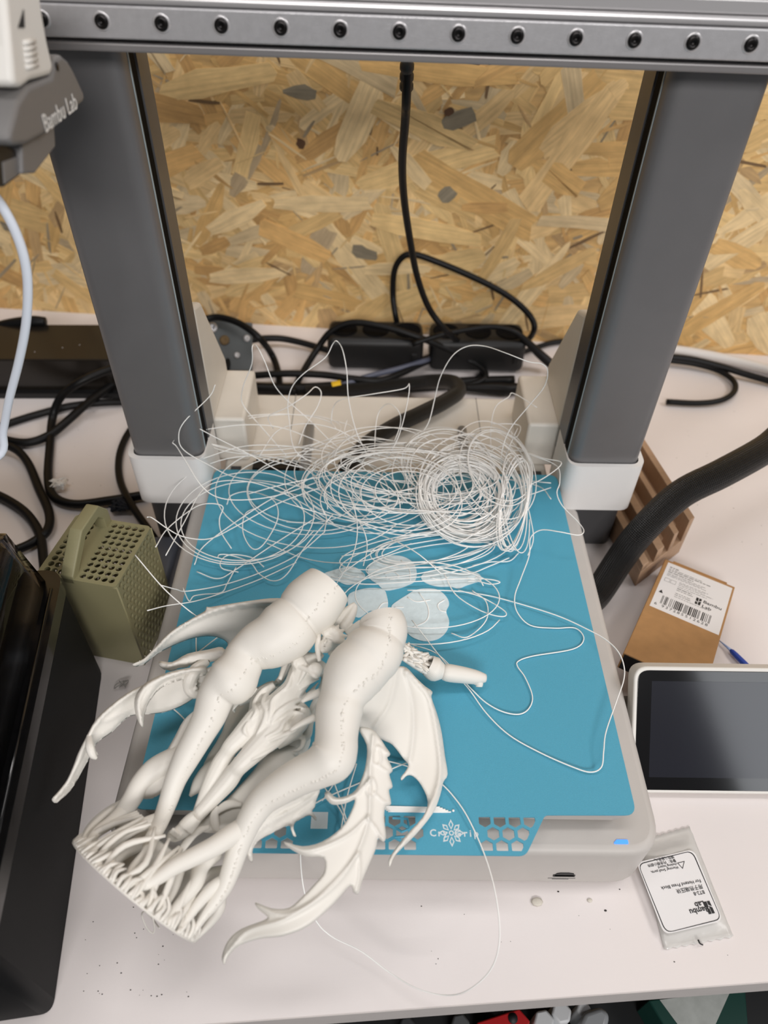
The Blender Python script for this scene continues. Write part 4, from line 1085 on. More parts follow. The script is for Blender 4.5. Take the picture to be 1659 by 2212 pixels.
# flat first-layer pieces stuck to the plate
def scrap(outline, label, dots=()):
    r_ = [H(x, y, 0) for x, y in outline]
    ring_ = catmull([(p.x, p.y, 0) for p in r_], 6, True)
    me = rprism([(q.x, q.y) for q in ring_], ZP + .00003, ZP + .00045, 0)
    t_ = thing('first_layer_scrap', label, 'print scrap', (r_[0].x, r_[0].y, ZP + .00003), 'flat white first-layer scraps on the plate')
    o = part('flat_layer', me, m_scrap, t_)
    for d in dots:
        part('printed_line', MB().tube([H(x, y, .0006) for x, y in d], .0004, 5, 4).mesh(), m_fil, t_)
scrap([(700, 1240), (722, 1232), (744, 1226), (758, 1224), (774, 1230), (788, 1242), (786, 1252), (770, 1260), (750, 1264), (728, 1256), (706, 1250)], 'ragged flat white scrap just beyond the left trunk top', [[(715, 1246), (745, 1250), (775, 1246)]])
scrap([(798, 1222), (815, 1208), (842, 1201), (870, 1203), (892, 1216), (900, 1236), (896, 1256), (878, 1266), (860, 1272), (832, 1276), (815, 1262), (800, 1252), (794, 1238)], 'large round flat white scrap nearest the filament heap', [[(830, 1240), (850, 1236), (862, 1246), (846, 1252), (834, 1246)], [(866, 1210), (884, 1230), (886, 1254)]])
scrap([(910, 1246), (922, 1236), (944, 1231), (966, 1233), (986, 1238), (1004, 1236), (1022, 1236), (1036, 1242), (1040, 1254), (1024, 1260), (1006, 1266), (990, 1272), (972, 1268), (950, 1268), (930, 1264), (914, 1256)], 'long narrow flat white scrap, rightmost of the row', [[(930, 1248), (952, 1252), (970, 1246)], [(1008, 1248), (1022, 1252), (1030, 1247)], [(1010, 1256), (1026, 1255)]])
scrap([(752, 1288), (772, 1276), (800, 1271), (828, 1274), (836, 1290), (838, 1310), (828, 1326), (800, 1320), (775, 1335), (755, 1320)], 'flat white scrap half hidden between the two trunk tops', [[(815, 1318), (826, 1304), (838, 1302)]])
scrap([(846, 1310), (860, 1298), (876, 1288), (896, 1276), (920, 1272), (946, 1275), (964, 1290), (970, 1306), (964, 1322), (970, 1342), (966, 1362), (948, 1380), (920, 1386), (892, 1378), (876, 1362), (868, 1342), (862, 1328), (850, 1324)], 'biggest lobed flat white scrap beside the right trunk top', [[(960, 1296), (946, 1306), (950, 1318), (964, 1322)], [(905, 1280), (924, 1310), (922, 1340), (890, 1356)], [(880, 1290), (900, 1300), (930, 1296)], [(852, 1312), (872, 1312)]])
# smeared purge line at the front of the plate
pg_ = MB()
a_, b_ = H(826, 1743, 0), H(958, 1749, 0)
for k in range(5):
    y0 = 1742 + k * 2.6
    pg_.tube([H(822 + k * 4, y0, .0003), H(870, y0 + 1, .0003), H(920 + 8 * k, y0 + 2, .0003), H(950 + k * 6, y0 + 1.5, .0003)], [.0005, .0004, .00035, .0004], 6, 3)
pg_.ball(H(979, 1751, .0004), .0007, 8, 6, (1, 1, .6))
solo('purge_line', pg_.mesh(), m_fil, 'smeared white purge line beside the honeycomb tab', 'purge line', kind='stuff')
# ================================================================== things around the printer
m_cable = M('black_cable', (12, 12, 13), .45, bump=.03, bscale=800, spec=.25)
m_gcable = M('grey_blue_cable', (84, 88, 104), .4)
m_wcable = M('white_cable', (216, 211, 206), .45)
def braid_mat(name):
    m = bpy.data.materials.new(name); m.use_nodes = True
    nt = m.node_tree; b = nt.nodes['Principled BSDF']; N = nt.nodes.new; Lk = nt.links.new
    uv = N('ShaderNodeUVMap'); uv.uv_map = 'UVMap'
    sp = N('ShaderNodeSeparateXYZ'); Lk(uv.outputs[0], sp.inputs[0])
    outs = []
    for sg in (1, -1):
        a = N('ShaderNodeMath'); a.operation = 'MULTIPLY'; a.inputs[1].default_value = 2 * math.pi * 20 * sg; Lk(sp.outputs[0], a.inputs[0])
        c = N('ShaderNodeMath'); c.operation = 'MULTIPLY_ADD'; c.inputs[1].default_value = 2 * math.pi * 420; Lk(sp.outputs[1], c.inputs[0]); Lk(a.outputs[0], c.inputs[2])
        s_ = N('ShaderNodeMath'); s_.operation = 'SINE'; Lk(c.outputs[0], s_.inputs[0]); outs.append(s_)
    mx = N('ShaderNodeMath'); mx.operation = 'MULTIPLY'; Lk(outs[0].outputs[0], mx.inputs[0]); Lk(outs[1].outputs[0], mx.inputs[1])
    bp = N('ShaderNodeBump'); bp.inputs['Strength'].default_value = .8; bp.inputs['Distance'].default_value = .0012
    Lk(mx.outputs[0], bp.inputs['Height']); Lk(bp.outputs[0], b.inputs['Normal'])
    r = N('ShaderNodeMapRange'); r.inputs[1].default_value = -1; r.inputs[2].default_value = 1; r.inputs[3].default_value = .004; r.inputs[4].default_value = .022
    Lk(mx.outputs[0], r.inputs[0]); cc = N('ShaderNodeCombineColor')
    for i in range(3): Lk(r.outputs[0], cc.inputs[i])
    Lk(cc.outputs[0], b.inputs['Base Color']); b.inputs['Roughness'].default_value = .34
    return m
m_braid = braid_mat('black_braided_sleeve')

def cable(name, label, pts, r, m=m_cable, cat='cable', sub=6, n=12, grp=None):
    return solo(name, MB().tube(pts, r, n, sub).mesh(), m, label, cat, grp)
def zz(px, z): return [P(a, b, z) for a, b in px]

# braided hoses
cable('braided_hose', 'thick black braided hose rising past the wooden block at right', [Vector((.1453, .040, .0150)), Vector((.1560, .054, .0130)), P(1345, 1200, .026), P(1395, 1138, .050), P(1470, 1068, .072), P(1560, 1022, .085), P(1650, 972, .092), P(1720, 920, .095), Vector((.395, .21, .085)), Vector((.46, .27, .045)), Vector((.52, .30, .0115)), Vector((.62, .32, .0115))], [.0082, .0100] + [.0105] * 10, m_braid, 'hose', n=18)
cable('braided_hose', 'black braided hose crossing the beige rear deck of the printer', [P(745, 1012, .0535), P(790, 962, .0535), P(850, 922, .0540), P(910, 893, .0545), P(960, 868, .0540), P(990, 846, .0530), P(978, 826, .047), P(930, 824, .024), P(860, 832, .010), P(760, 842, .009), P(660, 846, .009)], .0066, m_braid, 'hose', n=16)

# hanging power lead with its plug boot
lead = thing('power_lead', 'black power lead hanging in front of the chipboard wall', 'cable', P(1000, 745, .006))
_t = PY(880, 150, .22)
hp = [Vector((_t.x, .235, .62)), Vector((_t.x, .225, .45)), _t, PY(876, 250, .235), PY(869, 350, .26), PY(873, 430, .29), PY(886, 520, .31), PY(902, 600, .325), PY(928, 668, .335), PY(965, 715, .335), P(1005, 748, .02), P(1035, 775, .008), P(1046, 797, .006), P(1030, 818, .005), P(985, 830, .004)]
part('flex', MB().tube(hp, .0029, 12, 6).mesh(), m_cable, lead)
bt = MB(); a_, b_ = PY(880, 110, .215), PY(878, 190, .226)
prof_r = []
for i in range(12): prof_r.append((a_.lerp(b_, i / 11), .0044 if i % 3 else .0034))
bt.tube([q[0] for q in prof_r], [q[1] for q in prof_r], 14)
part('plug_boot', bt.mesh(), m_black, lead, 'ribbed strain relief')

cable('power_cable', 'black cable making a tall loop against the wall above the sockets', [P(862, 716, .012), PY(856, 690, .385), PY(849, 640, .395), PY(852, 585, .398), PY(870, 555, .398), PY(897, 550, .397), PY(945, 566, .394), PY(1005, 591, .390), PY(1065, 620, .386), PY(1112, 650, .383), PY(1146, 684, .380), PY(1154, 712, .374), P(1135, 736, .012), P(1085, 742, .010), P(1020, 742, .008), P(960, 748, .008)], .0030)
cable('power_cable', 'black cable arching over the metal bracket', [PY(420, 700, .36), PY(450, 688, .37), PY(478, 686, .37), PY(520, 700, .36), PY(560, 730, .345), P(588, 768, .010), P(601, 806, .006), P(604, 838, .005)], .0034)
cable('power_cable', 'black cable sweeping from the bracket to the sockets', [P(488, 800, .006), P(496, 772, .010), P(515, 748, .012), P(548, 734, .012), P(600, 731, .010), P(650, 740, .008), P(710, 757, .006), P(770, 771, .005), P(840, 779, .005), P(905, 779, .006), P(948, 762, .008)], .0034)
cable('power_cable', 'black cable crossing in front of both socket blocks', [P(632, 850, .006), P(648, 815, .008), P(680, 762, .016), P(715, 716, .036), P(762, 697, .046), P(830, 706, .046), P(900, 727, .040), P(962, 752, .028), P(1012, 778, .014), P(1044, 800, .010), P(1046, 818, .008), P(1015, 832, .006), P(970, 838, .005)], .0033)
cable('plugged_lead', 'black lead ending in a thick plug beside the right gusset', [P(890, 744, .040), P(950, 724, .048), P(1010, 712, .050), P(1065, 706, .050), P(1110, 716, .046), P(1140, 740, .034), P(1165, 764, .022), P(1192, 788, .012)], [.0026, .0026, .0026, .0026, .0028, .0036, .0046, .0048])
cable('power_cable', 'thin black cable running off behind the right gusset', [P(930, 740, .030), P(985, 762, .016), P(1040, 776, .006), P(1090, 775, .004), P(1140, 757, .004), P(1190, 741, .004), P(1240, 735, .004)], .0027)
cable('data_cable', 'grey blue cable lying between the black ones', [P(680, 852, .008), P(740, 832, .012), P(800, 812, .014), P(860, 797, .014), P(910, 782, .012), P(955, 766, .010)], .0029, m_gcable)
cable('power_cable', 'black cable sagging along the back of the printer', [P(540, 812, .010), P(620, 807, .014), P(700, 810, .015), P(760, 818, .015), P(820, 822, .014), P(868, 806, .012), P(905, 788, .010), P(950, 770, .009)], .0034)
cable('power_cable', 'black cable with a flat plug behind the right gusset block', [P(1000, 838, .006), P(1060, 838, .007), P(1100, 840, .007), P(1150, 834, .005)], [.0028, .0060, .0060, .0026])
cable('power_cable', 'black cable bunched under the hose behind the deck', [P(545, 838, .005), P(640, 840, .005), P(760, 834, .005), P(880, 836, .005), P(1000, 826, .005), P(1110, 822, .005)], .0052)
solo('yellow_tag', bevel_mesh(MB().prism([P(715, 826, .0225), P(735, 822, .0225), P(737, 832, .0225), P(718, 836, .0225)], (0, 0, 0), (0, 0, .0008)).mesh(False), .0002, 1), M('yellow_tape', (232, 190, 40), .5), 'small yellow tag on the cables behind the printer', 'tag')
# left side
cable('power_cable', 'black cable dropping beside the left column and turning towards its foot', [P(265, 790, .045), P(215, 806, .045), P(165, 830, .040), P(130, 860, .024), P(113, 905, .008), P(108, 960, .005), P(104, 1030, .005), P(116, 1072, .005), P(160, 1089, .005), P(230, 1082, .005), P(320, 1068, .005)], .0037)
cable('power_cable', 'black cable curving in from the left frame edge below the tall box', [P(-30, 938, .005), P(10, 950, .005), P(60, 956, .005), P(105, 941, .006), P(145, 910, .009), P(195, 866, .011), P(262, 818, .010)], .0038)
cable('power_cable', 'black cable lying flat along the foot of the dark box', [P(-30, 932, .004), P(40, 908, .004), P(90, 893, .004), P(150, 878, .005), P(220, 870, .005), P(300, 868, .004)], .0034)
cable('power_cable', 'black cable descending to the olive basket', [P(-30, 955, .011), P(25, 966, .010), P(58, 996, .007), P(84, 1056, .006), P(106, 1108, .006), P(102, 1146, .006), P(70, 1172, .005), P(30, 1190, .005)], .0036)
cable('power_cable', 'black cable passing behind the smoked lid', [P(-30, 1058, .005), P(20, 1082, .005), P(60, 1112, .006), P(86, 1156, .006), P(94, 1210, .005), P(98, 1260, .004)], .0037)
cable('power_cable', 'black cable wrapping in behind the left foot', [P(300, 905, .005), P(272, 945, .005), P(257, 990, .005), P(260, 1040, .005), P(285, 1092, .009), P(325, 1150, .006), P(345, 1180, .005)], .0031)
cable('cable_end', 'blunt black cable end pointing right in front of the wall', [PY(-30, 712, .36), PY(10, 702, .36), PY(45, 697, .36), PY(75, 695, .36), PY(98, 695, .36)], [.0045, .005, .0056, .0058, .0046])
cable('power_cable', 'black cable looping on the desk right of the right column', [P(1440, 778, .005), P(1500, 786, .005), P(1555, 802, .005), P(1585, 824, .005), P(1586, 846, .005), P(1560, 864, .005), P(1510, 871, .004), P(1440, 868, .004)], .0028)
cable('power_cable', 'black cable running out of the frame along the right wall', [P(1430, 770, .012), P(1490, 776, .012), P(1550, 790, .010), P(1610, 808, .007), P(1680, 828, .005)], .0034)
cable('white_cable', 'white cable along the foot of the wall at right', [P(1430, 752, .005), P(1500, 762, .005), P(1580, 778, .005), P(1690, 806, .005)], .0050, m_wcable)

# white guide tube
cable('guide_tube', 'milky white filament guide tube curving down at the left', [PY(-60, 360, .02), PY(-22, 410, .02), PY(6, 448, .02), PY(32, 497, .02), PY(52, 556, .02), PY(60, 618, .02), PY(56, 700, .02), PY(41, 780, .02), PY(20, 862, .02), PY(7, 930, .02), PY(-8, 990, .015), Vector((-.245, -.005, .165)), Vector((-.262, -.03, .1635))], .0021, M('milky_tube', (226, 233, 244), .22, spec=.6), 'tube')

# socket blocks
def sockets(x0, x1, lab):
    t = thing('socket_block', lab, 'power strip', (P((x0 + x1) / 2, 735, 0).x, P((x0 + x1) / 2, 735, 0).y, 0), 'black socket blocks at the foot of the wall')
    a = P(x0, 735, .0); b = P(x1, 735, 0); y0, y1 = .347, .388
    o = part('body', rbox(a.x, b.x, y0, y1, .0005, .036, .007, 4), m_black, t)
    w = (b.x - a.x) / 3
    for k in range(3):
        c = Vector((a.x + w * (k + .5), (y0 + y1) / 2, .036))
        part('socket_well', MB().lathe([(.0135, 0), (.0135, .0006), (.012, .0006), (.0115, .0002)], c, (0, 0, 1), 20).mesh(), m_slot, o)
    part('switch', rbox(b.x - .012, b.x - .006, y0 - .001, y0 + .002, .012, .022, .0006), m_black, o)
    return t
sockets(715, 908, 'left black socket block standing against the wall')
sockets(922, 1112, 'right black socket block standing against the wall')

# bracket with screws behind the left gusset
br_ = thing('metal_bracket', 'grey metal bracket with screws behind the left gusset', 'bracket', P(490, 800, 0))
m_brk = M('grey_green_metal', (92, 96, 97), .5, metal=.1, var=.08)
pa, pb, pc, pd = PY(425, 690, .375), PY(545, 697, .375), P(545, 800, .004), P(425, 800, .004)
nrm = (pb - pa).cross(pd - pa).normalized()
bk = part('plate', bevel_mesh(MB().prism([pa, pb, pc, pd], (0, 0, 0), nrm * .002).mesh(False), .0004, 1), m_brk, br_)
for (x, y), r_, mm_ in (((459, 706), .0052, m_alu2), ((485, 733), .0050, M('rusty_hole', (112, 90, 58), .7)), ((533, 727), .0034, m_alu2), ((512, 766), .0030, m_alu2)):
    u = ((x - 425) / 120); w_ = ((y - 690) / 110)
    c = pa.lerp(pb, u).lerp(pd.lerp(pc, u), w_)
    part('screw', MB().lathe([(r_, 0), (r_, .0008), (r_ * .5, .0016), (r_ * .3, .0008)], c - nrm * .0002, -nrm if nrm.z < 0 else nrm, 16).mesh(), mm_, bk)

# dark box along the wall at left
db = thing('dark_device', 'long dark box lying along the wall behind the left column', 'equipment', (P(100, 800, 0).x - .1, .33, 0))
m_dk = M('black_gloss_brown_reflection', (30, 26, 22), .22, var=.1, vscale=200)  # black gloss, tinted brown to paint in the wall's reflection
f0, f1 = P(-60, 853, 0), P(330, 853, 0)
dirx = (f1 - f0).normalized(); per = Vector((-dirx.y, dirx.x, 0))
f0 = f0 - dirx * .25
part('body', bevel_mesh(MB().prism([f0, f1, f1 + per * .062, f0 + per * .062], (0, 0, 0), (0, 0, .040)).mesh(False), .0015, 2), m_dk, db)
part('lower_ledge', MB().prism([f0 - per * .006, f1 - per * .006, f1, f0], (0, 0, 0), (0, 0, .006)).mesh(False), m_black, db)
for px, py in ((75, 760), (172, 745), (135, 751)):
    c = P(px, py, .0401); part('speck', MB().ball(c, .0006, 6, 4, (1, 1, .4)).mesh(), m_edge, db)

# black machine with smoked lid at the left
bm_ = thing('black_machine', 'black machine with a smoked clear lid at the left frame edge', 'machine', (-.30, -.10, 0))
m_bm = M('matt_black_casing', (19, 19, 20), .6, spec=.2, var=.04, bump=.1, bscale=1500)
m_rim = M('gloss_black_rim', (9, 9, 10), .16, var=.3, vscale=300, coat=.4)
Bk = P(128, 1212, .098); Fr = P(-22, 1900, .098)
d_ = Vector((Bk.x - Fr.x, Bk.y - Fr.y, 0)).normalized(); e_ = Vector((-d_.y, d_.x, 0))      # e_: towards the left
Bk = Vector((Bk.x + .004, Bk.y - .0075, 0)); Fr = Bk - d_ * .203
Wd = .24
q2 = lambda a, b: (Bk + d_ * a + e_ * b)
ply = rpoly([tuple(q2(0, 0))[:2], tuple(q2(0, Wd))[:2], tuple(q2(-.203, Wd))[:2], tuple(q2(-.203, 0))[:2]], [.012, .012, .006, .006], 6)
part('casing', rprism(ply, 0, .088, .001, 2), m_bm, bm_)
ply_o = rpoly([tuple(q2(.001, -.001))[:2], tuple(q2(.001, Wd))[:2], tuple(q2(-.203, Wd))[:2], tuple(q2(-.203, -.001))[:2]], .013, 6)
ply_i = rpoly([tuple(q2(-.010, .010))[:2], tuple(q2(-.010, Wd - .01))[:2], tuple(q2(-.197, Wd - .01))[:2], tuple(q2(-.197, .010))[:2]], .008, 6)
part('rim', bevel_mesh(plate2d(ply_o, [ply_i], .011, (0, 0, .0935)), .002, 3, .9), m_rim, bm_, 'glossy black rim round the lid')
part('seal_line', MB().tube([q2(-.014, .0035) + Vector((0, 0, .0992)), q2(-.19, .0035) + Vector((0, 0, .0992))], .0009, 6).mesh(), m_rim, bm_)
def smoke_mat():
    m = bpy.data.materials.new('smoked_clear_plastic'); m.use_nodes = True
    nt = m.node_tree; nt.nodes.clear(); N = nt.nodes.new; Lk = nt.links.new
    o = N('ShaderNodeOutputMaterial'); t = N('ShaderNodeBsdfTransparent'); t.inputs[0].default_value = (.42, .42, .45, 1)
    g = N('ShaderNodeBsdfGlossy'); g.inputs['Roughness'].default_value = .05; g.inputs[0].default_value = (1, 1, 1, 1)
    fz_ = N('ShaderNodeFresnel'); fz_.inputs[0].default_value = 1.22; mx = N('ShaderNodeMixShader')
    Lk(fz_.outputs[0], mx.inputs[0]); Lk(t.outputs[0], mx.inputs[1]); Lk(g.outputs[0], mx.inputs[2]); Lk(mx.outputs[0], o.inputs[0])
    return m
m_smoke = smoke_mat()
v = []; f = []; NU, NV = 40, 40                            # low smoked hood with rounded shoulders
def sup(t, p=5.0): return max(0.0, 1 - abs(2 * t - 1) ** p) ** (1 / p)
for i in range(NU + 1):
    for j in range(NV + 1):
        a, b = i / NU, j / NV
        hgt = .062 * min(sup(a), sup(b))
        v.append(q2(-.009 - .189 * b, .009 + (Wd - .018) * a) + Vector((0, 0, .0985 + hgt)))
for i in range(NU):
    for j in range(NV):
        k = i * (NV + 1) + j; f.append((k, k + 1, k + NV + 2, k + NV + 1))
lid = eval_mods(mesh_from(v, f), [('SOLIDIFY', dict(thickness=.0018))])
part('smoked_lid', lid, m_smoke, bm_, 'smoked see-through lid')
part('inner_tray', rprism(ply_i, .0885, .0895, 0), m_bm, bm_)

# olive basket
m_ol = M('olive_plastic', (138, 133, 100), .5, bump=.05, bscale=1500, layers=((0, 0, 1), .0006, .12))
bex = Vector((.981, -.190, 0)); bey = Vector((.190, .981, 0)); O_ = Vector((-.1630, -.0045, 0))
BW, BD, BH = .052, .052, .084
bas = thing('perforated_basket', 'olive green perforated basket with a carrying handle behind the black machine', 'basket', O_ - bex * BW / 2 + bey * BD / 2)
def circ(u, w, r, n=12): return [(u + r * math.cos(2 * math.pi * i / n), w + r * math.sin(2 * math.pi * i / n)) for i in range(n)]
X0 = O_ - bex * BW
EZ = Vector((0, 0, 1))
# panels: top (perforated), right (perforated), left (perforated), front and back solid, floor
hs = [circ(.0050 + .0047 * i, .0045 + .0048 * j, .0020) for i in range(10) for j in range(10) if not (3 <= i <= 4)]
part('top_panel', plate2d(rpoly([(0, 0), (BW, 0), (BW, BD), (0, BD)], .003), hs, .0016, X0 + EZ * (BH - .0008), bex, bey), m_ol, bas)
hs = [circ(.005 + .0050 * i + (.0025 if j % 2 else 0), .008 + .0052 * j, .0019) for i in range(9) for j in range(15)]
part('side_panel', plate2d([(.0015, 0), (BD - .0015, 0), (BD - .0015, BH - .0016), (.0015, BH - .0016)], hs, .0016, O_ - bex * .0008, bey, EZ), m_ol, bas)
part('side_panel', plate2d([(.0015, 0), (BD - .0015, 0), (BD - .0015, BH - .0016), (.0015, BH - .0016)], hs, .0016, X0 + bex * .0008, bey, EZ), m_ol, bas)
part('front_panel', plate2d([(0, 0), (BW, 0), (BW, BH - .0016), (0, BH - .0016)], [], .0016, X0 + bey * .0008, bex, EZ), m_ol, bas)
part('back_panel', plate2d([(0, 0), (BW, 0), (BW, BH - .0016), (0, BH - .0016)], [circ(.006 + .005 * i, .008 + .0052 * j, .0017) for i in range(9) for j in range(15)], .0016, X0 + bey * (BD - .0008), bex, EZ), m_ol, bas)
hp_ = [(0, -.004), (.0, .003), (.022, .0215), (.044, .0215), (.0515, .011), (.0515, -.002), (.0445, -.002), (.0445, .009), (.040, .0145), (.024, .0145), (.007, .0005), (.007, -.004)]
hm = MB().prism([X0 + bex * .0165 + bey * a + EZ * (BH - .0004 + b) for a, b in hp_], (0, 0, 0), bex * .0085).mesh(False)
part('handle', bevel_mesh(hm, .0009, 2, .4), m_ol, bas, 'chamfered carrying handle')

# dark pouch squeezed in behind the basket
gp = [P(318, 1152, .020), P(392, 1150, .020), P(372, 1230, .016), P(352, 1300, .012), P(330, 1250, .014)]
solo('grey_pouch', bevel_mesh(MB().prism([(p.x, p.y, .0) for p in gp], (0, 0, 0), (0, 0, .018)).mesh(False), .004, 3), M('blue_grey_film', (84, 88, 98), .3), 'dark grey plastic pouch squeezed between the basket and the printer', 'pouch')

# wooden block with slots
m_wood = M('brown_wood', (166, 136, 110), .55, var=.06, vscale=60, stretch=(1, 6, 1), bump=.1, bscale=300)
c3 = Vector((.2337, .1067, 0)); c2_ = Vector((.2010, .0800, 0))
wx = (c3 - c2_).normalized(); wx = Vector((wx.x, wx.y, 0)); 
wy = Vector((-.17, .985, 0)).normalized()
wb = thing('slotted_wood_block', 'brown wooden block with long slots beside the right column', 'holder', c2_ + wy * .06)
Lw = .125
def wp(a, z0, z1, b, nm, l0=0.0):
    mm = MB().prism([c2_ + wx * a + wy * l0, c2_ + wx * b + wy * l0, c2_ + wx * b + wy * Lw, c2_ + wx * a + wy * Lw], (0, 0, 0), (0, 0, z1 - z0)).mesh(False)
    mm.transform(Matrix.Translation((0, 0, z0))); part(nm, bevel_mesh(mm, .0004, 1), m_wood, wb)
wp(-.014, 0, .017, .042, 'block_base')
wp(.0355, .017, .040, .042, 'ridge'); wp(.024, .017, .024, .0355, 'step', .012); wp(.0185, .017, .036, .024, 'ridge'); wp(.009, .017, .022, .0185, 'step', .01); wp(.001, .017, .030, .009, 'ridge'); wp(-.014, .017, .024, -.007, 'ridge')

# cardboard box leaning towards the screen, with its label
m_card = M('brown_cardboard', (172, 130, 84), .65, var=.07, vscale=120, bump=.15, bscale=500)
m_lab = M('white_label_paper', (232, 230, 230), .5)
A = P(1437, 1207, .016); B = P(1588, 1268, .016); D = P(1343, 1406, .040); 
cx_ = (B - A); cwid = cx_.length; cx_.normalize()
cy_ = (D - A); cy_ = (cy_ - cx_ * cy_.dot(cx_)); clen = cy_.length + .001; cy_.normalize(); cz_ = cx_.cross(cy_); cz_ = -cz_ if cz_.z < 0 else cz_
cb = thing('cardboard_box', 'small brown cardboard box with a white barcode label behind the screen', 'box', (A + B) / 2 + cy_ * .04 - Vector((0, 0, .015)))
def cq(a, b, h): return A + cx_ * a + cy_ * b + cz_ * h
part('carton', bevel_mesh(MB().prism([cq(0, 0, -.0135), cq(cwid, 0, -.0135), cq(cwid, clen, -.0135), cq(0, clen, -.0135)], (0, 0, 0), cz_ * .0135).mesh(False), .0006, 2), m_card, cb)
part('tuck_flap', MB().prism([cq(.006, -.0008, -.010), cq(cwid - .006, -.0008, -.010), cq(cwid - .006, .0002, -.010), cq(.006, .0002, -.010)], (0, 0, 0), cz_ * .0104).mesh(False), m_card, cb)
part('dark_end', MB().prism([cq(.001, clen, -.0128), cq(cwid - .001, clen, -.0128), cq(cwid - .001, clen + .0003, -.0128), cq(.001, clen + .0003, -.0128)], (0, 0, 0), cz_ * .012).mesh(False), m_ink, cb)
l0, l1, k0, k1 = .0030, cwid - .0015, .0030, .0630
KS = 1.47
lbp = part('label', MB().prism([cq(l0, k0, 0), cq(l1, k0, 0), cq(l1, k1, 0), cq(l0, k1, 0)], (0, 0, 0), cz_ * .00012).mesh(False), m_lab, cb, 'white label with barcode and small print')
HL = .00014
def bar(a0, a1, b0, b1, m=m_ink, nm='print_line'):
    return MB().prism([cq(a0, b0 * KS, HL), cq(a1, b0 * KS, HL), cq(a1, b1 * KS, HL), cq(a0, b1 * KS, HL)], (0, 0, 0), cz_ * .00004)
def multi(rects, nm, m, kind=None, lab=None):
    b = MB()
    for r in rects:
        q = bar(*r); b.add(q.v, q.f)
    part(nm, b.mesh(False), m, lbp, lab, kind)
# EAN bars drawn from its digits
Lc = ['0001101', '0011001', '0010011', '0111101', '0100011', '0110001', '0101111', '0111011', '0110111', '0001011']
Gc = [''.join('1' if q == '0' else '0' for q in c)[::-1] for c in Lc]
Gc = [''.join('1' if ch == '0' else '0' for ch in c)[::-1] for c in Lc]
Rc = [''.join('1' if ch == '0' else '0' for ch in c) for c in Lc]
par_ = {6: 'LGGGLL'}
code = '101' + ''.join((Lc if p_ == 'L' else Gc)[int(d)] for d, p_ in zip('937285', 'LGGGLL')) + '01010' + ''.join(Rc[int(d)] for d in '512628') + '101'
xa, xb = .0085, .0425
wbar = (xb - xa) / len(code); rects = []; i = 0
while i < len(code):
    if code[i] == '1':
        j = i
        while j < len(code) and code[j] == '1': j += 1
        rects.append((xa + i * wbar, xa + j * wbar, .0310, .0378)); i = j
    else: i += 1
multi(rects, 'barcode', m_ink, 'stuff', 'black barcode')
def ctext(s, size, a, b, m=m_ink, align='LEFT', sp=1.0, bold=0.0):
    part('lettering', text_mesh(s, size * 1.18, cq(a, b * KS, HL), cx_, -cy_, align, .00003, spacing=sp, bold=bold), m, lbp)
ctext('6', .0034, .0050, .0394); ctext('937285', .0034, xa + .0016, .0394, sp=1.35); ctext('512628', .0034, xa + .0180, .0394, sp=1.35)
ctext('Bambu', .0040, .0345, .0228, bold=.00006); ctext('Lab', .0040, .0345, .0266, bold=.00006)
def logo(fn, m, par):
    """four slanted blocks"""
    qs = [[(0, 0), (.45, 0), (.45, .62), (0, .45)], [(0, .55), (.45, .72), (.45, 1), (0, 1)], [(.55, 0), (1, 0), (1, .30), (.55, .45)], [(.55, .55), (1, .40), (1, 1), (.55, 1)]]
    for q in qs: part('logo_block', fn(q), m, par)
logo(lambda q: MB().prism([cq(.0296 + a * .0038, (.0215 + b * .0055) * KS, HL) for a, b in q], (0, 0, 0), cz_ * .00004).mesh(False), m_ink, lbp)
lr = random.Random(4); rects = []
for row, (bb, x1_, hh) in enumerate([(.0052, .012, .0007), (.0068, .030, .0004), (.0080, .036, .0006), (.0096, .024, .0006), (.0112, .033, .0003), (.0122, .031, .0003), (.0132, .034, .0003), (.0152, .036, .0003), (.0163, .034, .0003), (.0176, .040, .0003), (.0192, .036, .0003), (.0206, .026, .0006), (.0222, .027, .0004), (.0250, .026, .0004), (.0264, .027, .0004), (.0280, .040, .0003)]):
    x = .0055 if row < 7 else .0155
    while x < x1_:
        w_ = lr.uniform(.001, .004); rects.append((x, min(x + w_, x1_), bb, bb + hh)); x += w_ + .0006
multi(rects, 'small_print', m_grey_ink, 'stuff')
for a0 in (.0052, .0096):
    for r in ((a0, a0 + .0038, .0158, .0160), (a0, a0 + .0038, .0186, .0188), (a0, a0 + .0002, .0158, .0188), (a0 + .0036, a0 + .0038, .0158, .0188)):
        part('print_box', bar(*r).mesh(False), m_grey_ink, lbp)
part('warning_mark', MB().prism([cq(.0048, .0296 * KS, HL), cq(.0078, .0296 * KS, HL), cq(.0063, .0270 * KS, HL)], (0, 0, 0), cz_ * .00004).mesh(False), m_ink, lbp)

# blue tipped probe
pk = thing('blue_probe', 'thin blue pick with a pale tip beside the cardboard box', 'pick', P(1590, 1410, 0))
a_, b_, c_ = P(1553, 1383, .002), P(1578, 1404, .003), P(1650, 1475, .005)
part('tip', MB().tube([a_, b_], [.0003, .0011], 10, 3).mesh(), M('pale_blue_tip', (150, 172, 214), .35), pk)
part('handle', MB().tube([b_, b_.lerp(c_, .15), c_], [.0011, .0020, .0021], 12, 3).mesh(), M('blue_plastic', (38, 72, 168), .35), pk)

